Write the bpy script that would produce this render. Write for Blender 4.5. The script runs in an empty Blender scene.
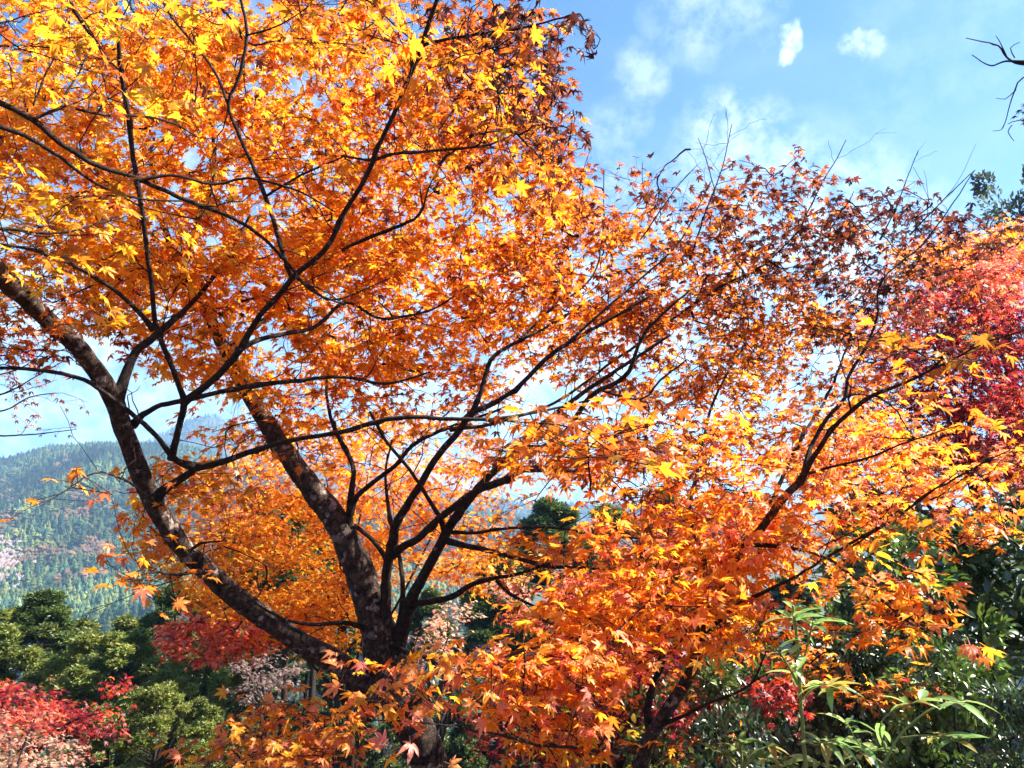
import bpy, math, random
import numpy as np
from mathutils import Vector

rng = np.random.default_rng(11)
random.seed(11)
sc = bpy.context.scene
COL = sc.collection

# ------------------------------------------------------------------ camera
F_PX = 773.0
PITCH = math.radians(10.0)
EYE = np.array([0.0, 0.0, 1.6])
cam_d = bpy.data.cameras.new('camera')
cam = bpy.data.objects.new('camera', cam_d)
COL.objects.link(cam)
cam.location = EYE
cam.rotation_euler = (math.pi / 2 + PITCH, 0, 0)
cam_d.sensor_fit = 'HORIZONTAL'
cam_d.sensor_width = 36.0
cam_d.lens = 36.0 * F_PX / 1024.0
cam_d.clip_start = 0.05
cam_d.clip_end = 12000
sc.camera = cam
FWD = np.array([0, math.cos(PITCH), math.sin(PITCH)])
UPV = np.array([0, -math.sin(PITCH), math.cos(PITCH)])
RGT = np.array([1.0, 0, 0])


def P(px, py, d):
    """point that lies at depth d (metres in front of the camera) for a photograph pixel"""
    return EYE + d * (FWD + (px - 512) / F_PX * RGT + (384 - py) / F_PX * UPV)


def DIR(px, py):
    v = P(px, py, 1.0) - EYE
    return v / np.linalg.norm(v)


# ------------------------------------------------------------------ light and sky
SUN_AZ, SUN_EL = math.radians(77), math.radians(45)   # azimuth from +Y towards +X
S = Vector((math.sin(SUN_AZ) * math.cos(SUN_EL), math.cos(SUN_AZ) * math.cos(SUN_EL), math.sin(SUN_EL)))
sd = bpy.data.lights.new('sun', 'SUN')
sd.energy = 5.0
sd.angle = math.radians(0.55)
sd.color = (1.0, 0.93, 0.82)
so = bpy.data.objects.new('sun', sd)
COL.objects.link(so)
so.location = (40, 20, 60)
so.rotation_mode = 'QUATERNION'
so.rotation_quaternion = S.to_track_quat('Z', 'Y')

sc.view_settings.view_transform = 'Standard'
sc.view_settings.look = 'None'
sc.view_settings.gamma = 1.0
sc.view_settings.use_curve_mapping = False
sc.view_settings.exposure = 2.15

w = bpy.data.worlds.new('World')
sc.world = w
w.use_nodes = True
nt = w.node_tree
nt.nodes.clear()
N, L = nt.nodes.new, nt.links.new
out = N('ShaderNodeOutputWorld')
bg = N('ShaderNodeBackground')
bg.inputs['Strength'].default_value = 0.05
L(bg.outputs[0], out.inputs['Surface'])
sky = N('ShaderNodeTexSky')
sky.sky_type = 'NISHITA'
sky.sun_disc = False
sky.sun_elevation = SUN_EL
sky.sun_rotation = SUN_AZ
sky.air_density = 1.0
sky.dust_density = 0.6
sky.ozone_density = 1.0
tint = N('ShaderNodeMix')
tint.data_type = 'RGBA'
tint.blend_type = 'MULTIPLY'
tint.inputs[0].default_value = 1.0
L(sky.outputs[0], tint.inputs[6])
tint.inputs[7].default_value = (0.42, 0.72, 1.08, 1)
tc = N('ShaderNodeTexCoord')


def wmath(op, a, b=None, clamp=False):
    n = N('ShaderNodeMath')
    n.operation = op
    n.use_clamp = clamp
    for i, v in enumerate((a, b)):
        if v is None:
            continue
        if isinstance(v, (int, float)):
            n.inputs[i].default_value = v
        else:
            L(v, n.inputs[i])
    return n.outputs[0]


wz = N('ShaderNodeTexNoise')
wz.inputs['Scale'].default_value = 16.0
wz.inputs['Detail'].default_value = 5.0
wz.inputs['Roughness'].default_value = 0.6
L(tc.outputs['Generated'], wz.inputs['Vector'])
off = N('ShaderNodeVectorMath')
off.operation = 'MULTIPLY_ADD'
L(wz.outputs['Color'], off.inputs[0])
off.inputs[1].default_value = (0.07, 0.07, 0.05)
L(tc.outputs['Generated'], off.inputs[2])
off2 = N('ShaderNodeVectorMath')
off2.operation = 'SUBTRACT'
L(off.outputs[0], off2.inputs[0])
off2.inputs[1].default_value = (0.035, 0.035, 0.025)
nrm = N('ShaderNodeVectorMath')
nrm.operation = 'NORMALIZE'
L(off2.outputs[0], nrm.inputs[0])
fine = N('ShaderNodeTexNoise')
fine.inputs['Scale'].default_value = 26.0
fine.inputs['Detail'].default_value = 6.0
fine.inputs['Roughness'].default_value = 0.65
L(tc.outputs['Generated'], fine.inputs['Vector'])
acc = None
for (px, py, rad, amt) in ((786, 42, 0.021, 1.2), (843, 44, 0.016, 1.1), (856, 46, 0.018, 0.9), (872, 49, 0.016, 0.6), (640, 76, 0.045, 0.42), (615, 130, 0.05, 0.3),
                           (735, 145, 0.085, 0.6), (700, 12, 0.075, 0.35), (745, 8, 0.05, 0.3), (40, 400, 0.30, 0.9), (560, 420, 0.40, 1.0),
                           (770, 340, 0.30, 1.0), (300, 250, 0.35, .5), (960, 70, 0.16, 0.14)):
    d = DIR(px, py)
    dp = N('ShaderNodeVectorMath')
    dp.operation = 'DOT_PRODUCT'
    L(nrm.outputs[0], dp.inputs[0])
    dp.inputs[1].default_value = d
    mr = N('ShaderNodeMapRange')
    mr.interpolation_type = 'SMOOTHSTEP'
    L(dp.outputs['Value'], mr.inputs['Value'])
    mr.inputs['From Min'].default_value = math.cos(rad)
    mr.inputs['From Max'].default_value = math.cos(rad * 0.25)
    mr.inputs['To Max'].default_value = amt
    acc = mr.outputs[0] if acc is None else wmath('MAXIMUM', acc, mr.outputs[0])
fm = N('ShaderNodeMapRange')
L(fine.outputs[0], fm.inputs['Value'])
fm.inputs['From Min'].default_value = 0.40
fm.inputs['From Max'].default_value = 0.62
fm.inputs['To Min'].default_value = 0.12
cl = wmath('MULTIPLY', acc, fm.outputs[0], True)
# thin high streaks all over
st = N('ShaderNodeTexNoise')
st.inputs['Scale'].default_value = 3.2
st.inputs['Detail'].default_value = 6.0
stm = N('ShaderNodeMapping')
stm.inputs['Scale'].default_value = (1.0, 1.0, 2.6)
L(tc.outputs['Generated'], stm.inputs['Vector'])
L(stm.outputs[0], st.inputs['Vector'])
sm = N('ShaderNodeMapRange')
L(st.outputs[0], sm.inputs['Value'])
sm.inputs['From Min'].default_value = 0.45
sm.inputs['From Max'].default_value = 0.8
sm.inputs['To Max'].default_value = 0.15
cl = wmath('MAXIMUM', cl, sm.outputs[0], True)
cm = N('ShaderNodeMix')
cm.data_type = 'RGBA'
L(cl, cm.inputs[0])
L(tint.outputs[2], cm.inputs[6])
cm.inputs[7].default_value = (6.4, 7.2, 7.6, 1)
L(cm.outputs[2], bg.inputs['Color'])

sc.render.engine = 'CYCLES'
cy = sc.cycles
cy.max_bounces = 10
cy.diffuse_bounces = 5
cy.glossy_bounces = 2
cy.transmission_bounces = 6
cy.transparent_max_bounces = 8
cy.volume_bounces = 0
cy.sample_clamp_indirect = 6.0
cy.use_denoising = True
cy.caustics_reflective = False
cy.caustics_refractive = False


# ------------------------------------------------------------------ helpers
def tag(o, label=None, cat=None, group=None, kind=None):
    if label:
        o['label'] = label
    if cat:
        o['category'] = cat
    if group:
        o['group'] = group
    if kind:
        o['kind'] = kind
    return o


def empty(name, loc):
    o = bpy.data.objects.new(name, None)
    o.empty_display_size = 0.3
    COL.objects.link(o)
    o.location = [float(v) for v in loc]
    return o


class MB:
    """collects numpy geometry and links it as one mesh object"""

    def __init__(self):
        self.v, self.q, self.t, self.c = [], [], [], []
        self.n = 0

    def add(self, v, quads=None, tris=None, col=None):
        v = np.asarray(v, dtype=np.float32)
        if quads is not None and len(quads):
            self.q.append(np.asarray(quads, dtype=np.int64) + self.n)
        if tris is not None and len(tris):
            self.t.append(np.asarray(tris, dtype=np.int64) + self.n)
        self.v.append(v)
        if col is not None:
            self.c.append(np.asarray(col, dtype=np.float32))
        self.n += len(v)

    def build(self, name, mat, parent=None, smooth=False, kind=None):
        if self.n == 0:
            return None
        v = np.concatenate(self.v)
        loc = np.zeros(3)
        if parent is not None:
            loc = np.array(parent.location)
            v = v - loc.astype(np.float32)
        me = bpy.data.meshes.new(name)
        me.vertices.add(len(v))
        me.vertices.foreach_set('co', v.ravel())
        loops, starts = [], []
        pos = 0
        for arr, k in ((self.q, 4), (self.t, 3)):
            if arr:
                a = np.concatenate(arr)
                loops.append(a.ravel())
                starts.append(pos + np.arange(len(a)) * k)
                pos += a.size
        loops = np.concatenate(loops).astype(np.int32)
        starts = np.concatenate(starts).astype(np.int32)
        me.loops.add(len(loops))
        me.loops.foreach_set('vertex_index', loops)
        me.polygons.add(len(starts))
        me.polygons.foreach_set('loop_start', starts)
        if smooth:
            me.polygons.foreach_set('use_smooth', np.ones(len(starts), dtype=bool))
        me.update(calc_edges=True)
        if self.c:
            c = np.concatenate(self.c)
            a = me.attributes.new('tint', 'FLOAT_COLOR', 'POINT')
            rgba = np.ones((len(c), 4), dtype=np.float32)
            rgba[:, :3] = c
            a.data.foreach_set('color', rgba.ravel())
        me.materials.append(mat)
        o = bpy.data.objects.new(name, me)
        COL.objects.link(o)
        if parent is not None:
            o.parent = parent
        if kind:
            o['kind'] = kind
        return o


def unit(v):
    v = np.asarray(v, dtype=float)
    return v / (np.linalg.norm(v, axis=-1, keepdims=True) + 1e-9)


def tube(mb, pts, rad, sides=6, rough=0.0):
    pts = np.asarray(pts, dtype=float)
    rad = np.asarray(rad, dtype=float)
    n = len(pts)
    t = unit(np.gradient(pts, axis=0))
    m = np.abs(unit(pts[-1] - pts[0]))
    ref = np.eye(3)[int(np.argmin(m))]
    a = unit(np.cross(t, ref))
    b = np.cross(t, a)
    ang = np.arange(sides) / sides * 2 * math.pi
    r = rad[:, None] * np.ones((1, sides))
    if rough:
        ph = rng.uniform(0, 6.28, 4)
        s = np.arange(n)[:, None]
        r = r * (1 + rough * (np.sin(ang * 2 + ph[0] + s * 0.35) * 0.5 + np.sin(ang * 3 + ph[1] - s * 0.5) * 0.4
                              + np.sin(ang + s * 0.9 + ph[2]) * 0.4 + rng.normal(0, 0.35, (n, sides))))
    ring = pts[:, None, :] + r[:, :, None] * (np.cos(ang)[None, :, None] * a[:, None, :] + np.sin(ang)[None, :, None] * b[:, None, :])
    v = ring.reshape(-1, 3)
    i = np.arange(n - 1)[:, None] * sides
    j = np.arange(sides)[None, :]
    k = (j + 1) % sides
    q = np.stack([i + j, i + k, i + sides + k, i + sides + j], axis=-1).reshape(-1, 4)
    v = np.concatenate([v, pts[-1:] + t[-1:] * rad[-1]])
    tip = n * sides
    last = (n - 1) * sides
    tris = np.stack([last + np.arange(sides), last + (np.arange(sides) + 1) % sides, np.full(sides, tip)], axis=-1)
    mb.add(v, q, tris)


def smooth_path(p, step=0.05, wob=0.0):
    """Catmull-Rom through the rows of p (x,y,z,r)"""
    p = np.asarray(p, dtype=float)
    p = np.vstack([2 * p[0] - p[1], p, 2 * p[-1] - p[-2]])
    res = []
    for i in range(1, len(p) - 2):
        a, b, c, d = p[i - 1], p[i], p[i + 1], p[i + 2]
        m = max(2, int(np.linalg.norm(c[:3] - b[:3]) / step))
        for t in np.arange(m) / m:
            res.append(0.5 * ((2 * b) + (-a + c) * t + (2 * a - 5 * b + 4 * c - d) * t * t + (-a + 3 * b - 3 * c + d) * t ** 3))
    res.append(p[-2])
    res = np.array(res)
    res[:, 3] = np.maximum(res[:, 3], 0.0008)
    if wob:
        n = len(res)
        w_ = np.cumsum(rng.normal(0, 1, (n, 3)), axis=0)
        w_ -= np.linspace(0, 1, n)[:, None] * w_[-1]
        res[:, :3] += w_ * wob
    return res


# ------------------------------------------------------------------ leaf shapes (x = tip, z = upper face)
def maple_leaf(lobes=7, wide=0.17, droop=0.25, fold=0.10, fine_=True, curl=0.0, seed=0, vee=0.0, twist=0.0):
    r = np.random.default_rng(seed)
    if lobes == 7:
        ang = np.radians([-128, -82, -41, 0, 41, 82, 128])
        ln = np.array([0.42, 0.74, 0.95, 1.08, 0.95, 0.74, 0.42])
    else:
        ang = np.radians([-100, -50, 0, 50, 100])
        ln = np.array([0.62, 0.92, 1.05, 0.92, 0.62])
    ang = ang + r.normal(0, 0.05, len(ang))
    ln = ln * r.uniform(0.9, 1.08, len(ln))
    v, tr = [(0, 0, 0)], []
    mids = [(ang[i] + ang[i + 1]) / 2 for i in range(len(ang) - 1)]
    s_ang = [ang[0] - 0.5] + mids + [ang[-1] + 0.5]
    s_len = [0.14] + [0.40 * (ln[i] + ln[i + 1]) / 2 for i in range(len(ang) - 1)] + [0.12]

    def pt(a, rr, dz=0.0):
        x, y = rr * math.cos(a), rr * math.sin(a)
        return (x, y, dz - droop * rr * rr - curl * abs(y) ** 2 + vee * abs(y) + twist * x * y + r.normal(0, 0.03))
    si = []
    for a, l_ in zip(s_ang, s_len):
        si.append(len(v))
        v.append(pt(a, l_, fold))
    for i, (a, l_) in enumerate(zip(ang, ln)):
        tip = len(v)
        v.append(pt(a, l_, -0.02))
        if fine_:
            da = wide / 0.62 * 0.95
            m = len(v)
            v.append(pt(a, l_ * 0.55, -0.03))
            lf = len(v)
            v.append(pt(a - da, l_ * 0.60, 0.05))
            rt = len(v)
            v.append(pt(a + da, l_ * 0.60, 0.05))
            tr += [(0, si[i], m), (si[i], lf, m), (lf, tip, m), (tip, rt, m), (rt, si[i + 1], m), (si[i + 1], 0, m)]
        else:
            tr += [(0, si[i], tip), (0, tip, si[i + 1])]
    # petiole
    b = len(v)
    v += [(0.02, 0.025, 0), (0.02, -0.025, 0), (-0.7, 0.012, 0.10), (-0.7, -0.012, 0.10)]
    tr += [(b, b + 2, b + 1), (b + 1, b + 2, b + 3)]
    return np.array(v, dtype=np.float32), np.array(tr)


def oval_leaf(width=0.24, fold=0.10, droop=0.2, n=4, point=1.0):
    xs = np.linspace(0, 1, n + 2)
    v, tr = [(0, 0, 0)], []
    prev = None
    for x in xs[1:-1]:
        wd = width * math.sin(math.pi * x ** 0.85) ** 0.8
        z = -droop * x * x
        k = len(v)
        v += [(x, 0, z), (x, wd, z + fold * wd / width), (x, -wd, z + fold * wd / width)]
        if prev is None:
            tr += [(0, k, k + 1), (0, k + 2, k)]
        else:
            p = prev
            tr += [(p, k, k + 1), (p, k + 1, p + 1), (p, p + 2, k + 2), (p, k + 2, k)]
        prev = k
    k = len(v)
    v.append((1, 0, -droop))
    tr += [(prev, k, prev + 1), (prev, prev + 2, k)]
    v += [(-0.2, 0.012, 0.02), (-0.2, -0.012, 0.02)]
    tr += [(0, k + 1, k + 2)]
    return np.array(v, dtype=np.float32), np.array(tr)


def tuft(blades=7, seed=0, width=0.16, spread=0.9):
    r = np.random.default_rng(seed)
    v, tr = [], []
    for i in range(blades):
        a = r.uniform(0, 6.28)
        e = r.uniform(-0.2, 1.2) * spread
        d = np.array([math.cos(a) * math.cos(e), math.sin(a) * math.cos(e), math.sin(e)])
        s = unit(np.cross(d, r.normal(0, 1, 3)))
        ln = r.uniform(0.6, 1.1)
        k = len(v)
        v += [np.zeros(3), d * ln * 0.5 + s * width, d * ln, d * ln * 0.5 - s * width]
        tr += [(k, k + 1, k + 2), (k, k + 2, k + 3)]
    return np.array(v, dtype=np.float32), np.array(tr)


MAPLE_FINE = [maple_leaf(7, 0.17, 0.18, 0.08, True, 0.0, 1), maple_leaf(7, 0.15, 0.35, 0.12, True, 0.1, 2), maple_leaf(7, 0.18, 0.05, 0.06, True, -0.15, 3),
              maple_leaf(5, 0.19, 0.25, 0.1, True, 0.2, 4), maple_leaf(7, 0.16, 0.15, 0.1, True, 0.0, 21, 0.5), maple_leaf(7, 0.17, 0.3, 0.08, True, 0.0, 22, 0.0, 0.5),
              maple_leaf(7, 0.15, 0.4, 0.1, True, 0.3, 23, 0.9), maple_leaf(7, 0.18, 0.1, 0.05, True, 0.5, 24, -0.2, -0.4), maple_leaf(5, 0.17, 0.5, 0.12, True, 0.1, 25, 0.3, 0.3)]
MAPLE_MID = [maple_leaf(7, 0.17, 0.18, 0.08, False, 0.0, 5), maple_leaf(7, 0.15, 0.4, 0.12, False, 0.15, 6),
             maple_leaf(5, 0.18, 0.1, 0.08, False, -0.1, 7)]
MAPLE_DRY = [maple_leaf(7, 0.16, 0.45, 0.18, True, 0.5, 8), maple_leaf(7, 0.15, 0.35, 0.2, True, 0.7, 9), maple_leaf(5, 0.18, 0.6, 0.18, True, 0.35, 10)]


def scatter(mb, temps, pos, xdir, nrm_, size, col):
    """many leaves at once; xdir = tip direction, nrm_ = upper side"""
    pos, xdir, nrm_ = np.asarray(pos), unit(xdir), np.asarray(nrm_)
    y = unit(np.cross(nrm_, xdir))
    z = np.cross(xdir, y)
    pick = rng.integers(0, len(temps), len(pos))
    for k, (tv, tt) in enumerate(temps):
        m = np.nonzero(pick == k)[0]
        if not len(m):
            continue
        s = size[m][:, None, None]
        v = pos[m][:, None, :] + s * (tv[None, :, 0:1] * xdir[m][:, None, :] + tv[None, :, 1:2] * y[m][:, None, :] + tv[None, :, 2:3] * z[m][:, None, :])
        nv = len(tv)
        tr = (tt[None] + (np.arange(len(m)) * nv)[:, None, None]).reshape(-1, 3)
        mb.add(v.reshape(-1, 3), None, tr, np.repeat(col[m], nv, axis=0))


# ------------------------------------------------------------------ materials
def new_mat(name):
    m = bpy.data.materials.new(name)
    m.use_nodes = True
    t = m.node_tree
    t.nodes.clear()
    return m, t, t.nodes.new, t.links.new


def leaf_mat(name, trans=0.5, gloss=0.06, rough=0.4, boost=1.25):
    m, t, n, l = new_mat(name)
    o = n('ShaderNodeOutputMaterial')
    at = n('ShaderNodeAttribute')
    at.attribute_name = 'tint'
    co = n('ShaderNodeTexCoord')
    nz = n('ShaderNodeTexNoise')
    nz.inputs['Scale'].default_value = 38.0
    nz.inputs['Detail'].default_value = 3.0
    l(co.outputs['Object'], nz.inputs['Vector'])
    mr = n('ShaderNodeMapRange')
    l(nz.outputs[0], mr.inputs['Value'])
    mr.inputs['From Min'].default_value = 0.3
    mr.inputs['From Max'].default_value = 0.7
    mr.inputs['To Min'].default_value = 0.82
    mr.inputs['To Max'].default_value = 1.12
    mx = n('ShaderNodeMix')
    mx.data_type = 'RGBA'
    mx.blend_type = 'MULTIPLY'
    mx.inputs[0].default_value = 1
    l(at.outputs['Color'], mx.inputs[6])
    l(mr.outputs[0], mx.inputs[7])
    n2 = n('ShaderNodeTexNoise')
    n2.inputs['Scale'].default_value = 55.0
    n2.inputs['Detail'].default_value = 4.0
    l(co.outputs['Object'], n2.inputs['Vector'])
    sp = n('ShaderNodeMapRange')
    l(n2.outputs[0], sp.inputs['Value'])
    sp.inputs['From Min'].default_value = 0.60
    sp.inputs['From Max'].default_value = 0.68
    sp.inputs['To Max'].default_value = 0.5
    fl = n('ShaderNodeMix')
    fl.data_type = 'RGBA'
    fl.blend_type = 'MULTIPLY'
    l(sp.outputs[0], fl.inputs[0])
    l(mx.outputs[2], fl.inputs[6])
    fl.inputs[7].default_value = (0.42, 0.30, 0.5, 1)
    mx = fl
    di = n('ShaderNodeBsdfDiffuse')
    l(mx.outputs[2], di.inputs['Color'])
    tr = n('ShaderNodeBsdfTranslucent')
    bo = n('ShaderNodeMix')
    bo.data_type = 'RGBA'
    bo.blend_type = 'MULTIPLY'
    bo.inputs[0].default_value = 1
    l(mx.outputs[2], bo.inputs[6])
    bo.inputs[7].default_value = (boost, boost, boost * 0.9, 1)
    l(bo.outputs[2], tr.inputs['Color'])
    ms = n('ShaderNodeMixShader')
    ms.inputs[0].default_value = trans
    l(di.outputs[0], ms.inputs[1])
    l(tr.outputs[0], ms.inputs[2])
    gl = n('ShaderNodeBsdfGlossy')
    gl.inputs['Roughness'].default_value = rough
    m2 = n('ShaderNodeMixShader')
    m2.inputs[0].default_value = gloss
    l(ms.outputs[0], m2.inputs[1])
    l(gl.outputs[0], m2.inputs[2])
    l(m2.outputs[0], o.inputs['Surface'])
    return m


def bark_mat(name, dark, light, lichen=None, scale=9.0, amount=0.60):
    m, t, n, l = new_mat(name)
    o = n('ShaderNodeOutputMaterial')
    b = n('ShaderNodeBsdfPrincipled')
    b.inputs['Roughness'].default_value = 0.85
    b.inputs['Specular IOR Level'].default_value = 0.25
    co = n('ShaderNodeTexCoord')
    n1 = n('ShaderNodeTexNoise')
    n1.inputs['Scale'].default_value = scale * 4
    n1.inputs['Detail'].default_value = 8
    n1.inputs['Roughness'].default_value = 0.7
    l(co.outputs['Object'], n1.inputs['Vector'])
    cr = n('ShaderNodeValToRGB')
    cr.color_ramp.elements[0].position = 0.35
    cr.color_ramp.elements[0].color = (*dark, 1)
    cr.color_ramp.elements[1].position = 0.68
    cr.color_ramp.elements[1].color = (*light, 1)
    l(n1.outputs[0], cr.inputs[0])
    col = cr.outputs[0]
    if lichen:
        n2 = n('ShaderNodeTexNoise')
        n2.inputs['Scale'].default_value = scale * 2.3
        n2.inputs['Detail'].default_value = 2.5
        n2.inputs['Roughness'].default_value = 0.45
        l(co.outputs['Object'], n2.inputs['Vector'])
        m1 = n('ShaderNodeMapRange')
        l(n2.outputs[0], m1.inputs['Value'])
        m1.inputs['From Min'].default_value = amount
        m1.inputs['From Max'].default_value = amount + 0.025
        mx = n('ShaderNodeMix')
        mx.data_type = 'RGBA'
        l(m1.outputs[0], mx.inputs[0])
        l(col, mx.inputs[6])
        n3 = n('ShaderNodeTexNoise')
        n3.inputs['Scale'].default_value = scale * 12
        l(co.outputs['Object'], n3.inputs['Vector'])
        c3 = n('ShaderNodeValToRGB')
        c3.color_ramp.elements[0].color = (lichen[0] * .7, lichen[1] * .7, lichen[2] * .68, 1)
        c3.color_ramp.elements[1].color = (lichen[0] * 1.2, lichen[1] * 1.2, lichen[2] * 1.2, 1)
        l(n3.outputs[0], c3.inputs[0])
        l(c3.outputs[0], mx.inputs[7])
        col = mx.outputs[2]
    l(col, b.inputs['Base Color'])
    vo = n('ShaderNodeTexVoronoi')
    vo.feature = 'DISTANCE_TO_EDGE'
    vo.inputs['Scale'].default_value = scale * 7
    mp = n('ShaderNodeMapping')
    mp.inputs['Scale'].default_value = (1.0, 1.0, 0.35)
    wv = n('ShaderNodeMix')
    wv.data_type = 'RGBA'
    wv.inputs[0].default_value = 0.12
    l(co.outputs['Object'], wv.inputs[6])
    l(n1.outputs['Color'], wv.inputs[7])
    l(wv.outputs[2], mp.inputs['Vector'])
    l(mp.outputs[0], vo.inputs['Vector'])
    ck = n('ShaderNodeMapRange')
    l(vo.outputs['Distance'], ck.inputs['Value'])
    ck.inputs['From Max'].default_value = 0.10
    ad = n('ShaderNodeMath')
    ad.operation = 'ADD'
    l(n1.outputs[0], ad.inputs[0])
    l(ck.outputs[0], ad.inputs[1])
    bp = n('ShaderNodeBump')
    ckc = n('ShaderNodeMapRange')
    l(ck.outputs[0], ckc.inputs['Value'])
    ckc.inputs['To Min'].default_value = 0.35
    cmx = n('ShaderNodeMix')
    cmx.data_type = 'RGBA'
    cmx.blend_type = 'MULTIPLY'
    cmx.inputs[0].default_value = 1
    l(col, cmx.inputs[6])
    l(ckc.outputs[0], cmx.inputs[7])
    l(cmx.outputs[2], b.inputs['Base Color'])
    bp.inputs['Strength'].default_value = 1.0
    bp.inputs['Distance'].default_value = 0.022
    l(ad.outputs[0], bp.inputs['Height'])
    l(bp.outputs[0], b.inputs['Normal'])
    l(b.outputs[0], o.inputs['Surface'])
    return m


M_LEAF = leaf_mat('maple_leaf', 0.60, 0.03, 0.45, 1.45)
M_EVER = leaf_mat('glossy_evergreen_leaf', 0.25, 0.08, 0.38, 1.3)
M_NEEDLE = leaf_mat('conifer_needles', 0.30, 0.03, 0.5, 1.3)
M_FAR = leaf_mat('distant_forest', 0.15, 0.0, 0.6, 1.0)
M_BARK = bark_mat('maple_bark', (0.020, 0.012, 0.008), (0.16, 0.10, 0.07), (0.36, 0.275, 0.235), 5.5, 0.595)
M_BRANCH = bark_mat('maple_branch_bark', (0.013, 0.008, 0.006), (0.090, 0.058, 0.043), (0.26, 0.20, 0.17), 8.0, 0.66)
M_TWIG = bark_mat('twig_bark', (0.022, 0.010, 0.009), (0.065, 0.032, 0.028))
M_GREY = bark_mat('grey_bark', (0.05, 0.045, 0.05), (0.20, 0.18, 0.18))
M_CEDAR = bark_mat('cedar_bark', (0.03, 0.02, 0.016), (0.11, 0.075, 0.06))

# leaf colours; brown also stands in for leaves in shadow
C = dict(
    dust=(0.26, 0.17, 0.15),
    yellow=(0.88, 0.50, 0.028), gold=(0.86, 0.38, 0.022), orange=(0.82, 0.26, 0.018), deep=(0.68, 0.145, 0.014), rust=(0.40, 0.080, 0.016),
    red=(0.60, 0.045, 0.025), crimson=(0.23, 0.012, 0.034), wine=(0.10, 0.008, 0.022), pink=(0.78, 0.26, 0.20), palepink=(0.62, 0.42, 0.30), salmon=(0.80, 0.20, 0.09),
    brown=(0.105, 0.024, 0.014), dark=(0.045, 0.013, 0.011), olive=(0.50, 0.24, 0.014), lemon=(0.80, 0.62, 0.03), green=(0.07, 0.13, 0.025))
PAL = dict(
    glow=('yellow', 3.4, 'gold', 5, 'orange', 4, 'deep', 1.4, 'olive', .4, 'rust', .7, 'brown', .5),  # brown share paints in shadowed leaves among the bright ones
    warm=('yellow', 1.4, 'gold', 3.4, 'orange', 5, 'deep', 2.6, 'rust', 1.3, 'brown', .7),  # here too the brown share puts leaf shade into the colour
    burnt=('gold', 1.2, 'orange', 2.5, 'deep', 3, 'rust', 3, 'brown', 2),
    brownred=('rust', 2.5, 'brown', 6, 'deep', 1.0, 'orange', .6, 'dark', 2.5),
    dry=('brown', 4, 'dark', 4, 'rust', .7),
    amber=('olive', 3, 'orange', 3, 'rust', 3, 'deep', 2.5, 'brown', .6),
    dusty=('dust', 1, 'dust', 1),
    olivey=('olive', 3, 'gold', 2, 'orange', 4, 'deep', 2),
    fire=('orange', 5, 'deep', 2, 'salmon', 2.2, 'gold', 3.2, 'yellow', .8, 'red', .3),
    salmon=('salmon', 3, 'orange', 4, 'pink', 1.0, 'gold', 3, 'deep', .8, 'yellow', .8),
    redmix=('red', 4, 'deep', 1, 'crimson', 4, 'salmon', .6),
    crimson=('crimson', 4, 'wine', 3, 'red', 1.6, 'salmon', .7, 'deep', .5),
    pinkred=('red', 2.0, 'salmon', 3, 'pink', 2, 'crimson', 2),
    pale=('palepink', 5, 'pink', 1.0, 'dust', 1.6, 'salmon', .4),
    lemon=('lemon', 5, 'yellow', 1))


def palette(name, n):
    p = PAL[name]
    cols = np.array([C[k] for k in p[0::2]])
    w_ = np.array(p[1::2], dtype=float)
    c = cols[rng.choice(len(cols), n, p=w_ / w_.sum())]
    c2 = cols[rng.choice(len(cols), n, p=w_ / w_.sum())]
    f = rng.uniform(0, 0.5, (n, 1))
    c = c * (1 - f) + c2 * f
    c = c * rng.uniform(0.8, 1.12, (n, 1))
    return np.clip(c, 0.004, 0.92)


# ------------------------------------------------------------------ tree builder
GAPS = []      # openings in the crowns along which the sun reaches the bark: (point, radius)
SV = np.array(S)


def gap(px_, py_, d, r):
    GAPS.append((P(px_, py_, d), r * 1.35))


for g_ in ((30, 296, 3.5, .05), (64, 326, 3.7, .07), (90, 352, 3.85, .06), (108, 380, 3.95, .07), (152, 485, 4.25, .05), (164, 515, 4.35, .07), (190, 548, 4.45, .06), (208, 568, 4.53, .06), (224, 583, 4.6, .05),
           (266, 608, 4.75, .06), (288, 626, 4.8, .04), (324, 486, 5.1, .06), (348, 520, 5.1, .06), (358, 552, 5.08, .07), (372, 590, 5.05, .06), (398, 690, 4.95, .06), (425, 735, 4.95, .07),
           (470, 590, 4.78, .06), (200, 466, 4.15, .05), (130, 372, 4.05, .05), (262, 415, 5.3, .05), (392, 560, 4.9, .04), (440, 550, 4.75, .04)):
    gap(*g_)


def lit_path(pos):
    """False for leaves that would stand in one of the openings"""
    keep = np.ones(len(pos), dtype=bool)
    for q, r in GAPS:
        d = pos - q
        t = d @ SV
        keep &= ~((t > 0.02) & (np.linalg.norm(d - t[:, None] * SV, axis=1) < r))
    return keep


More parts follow.
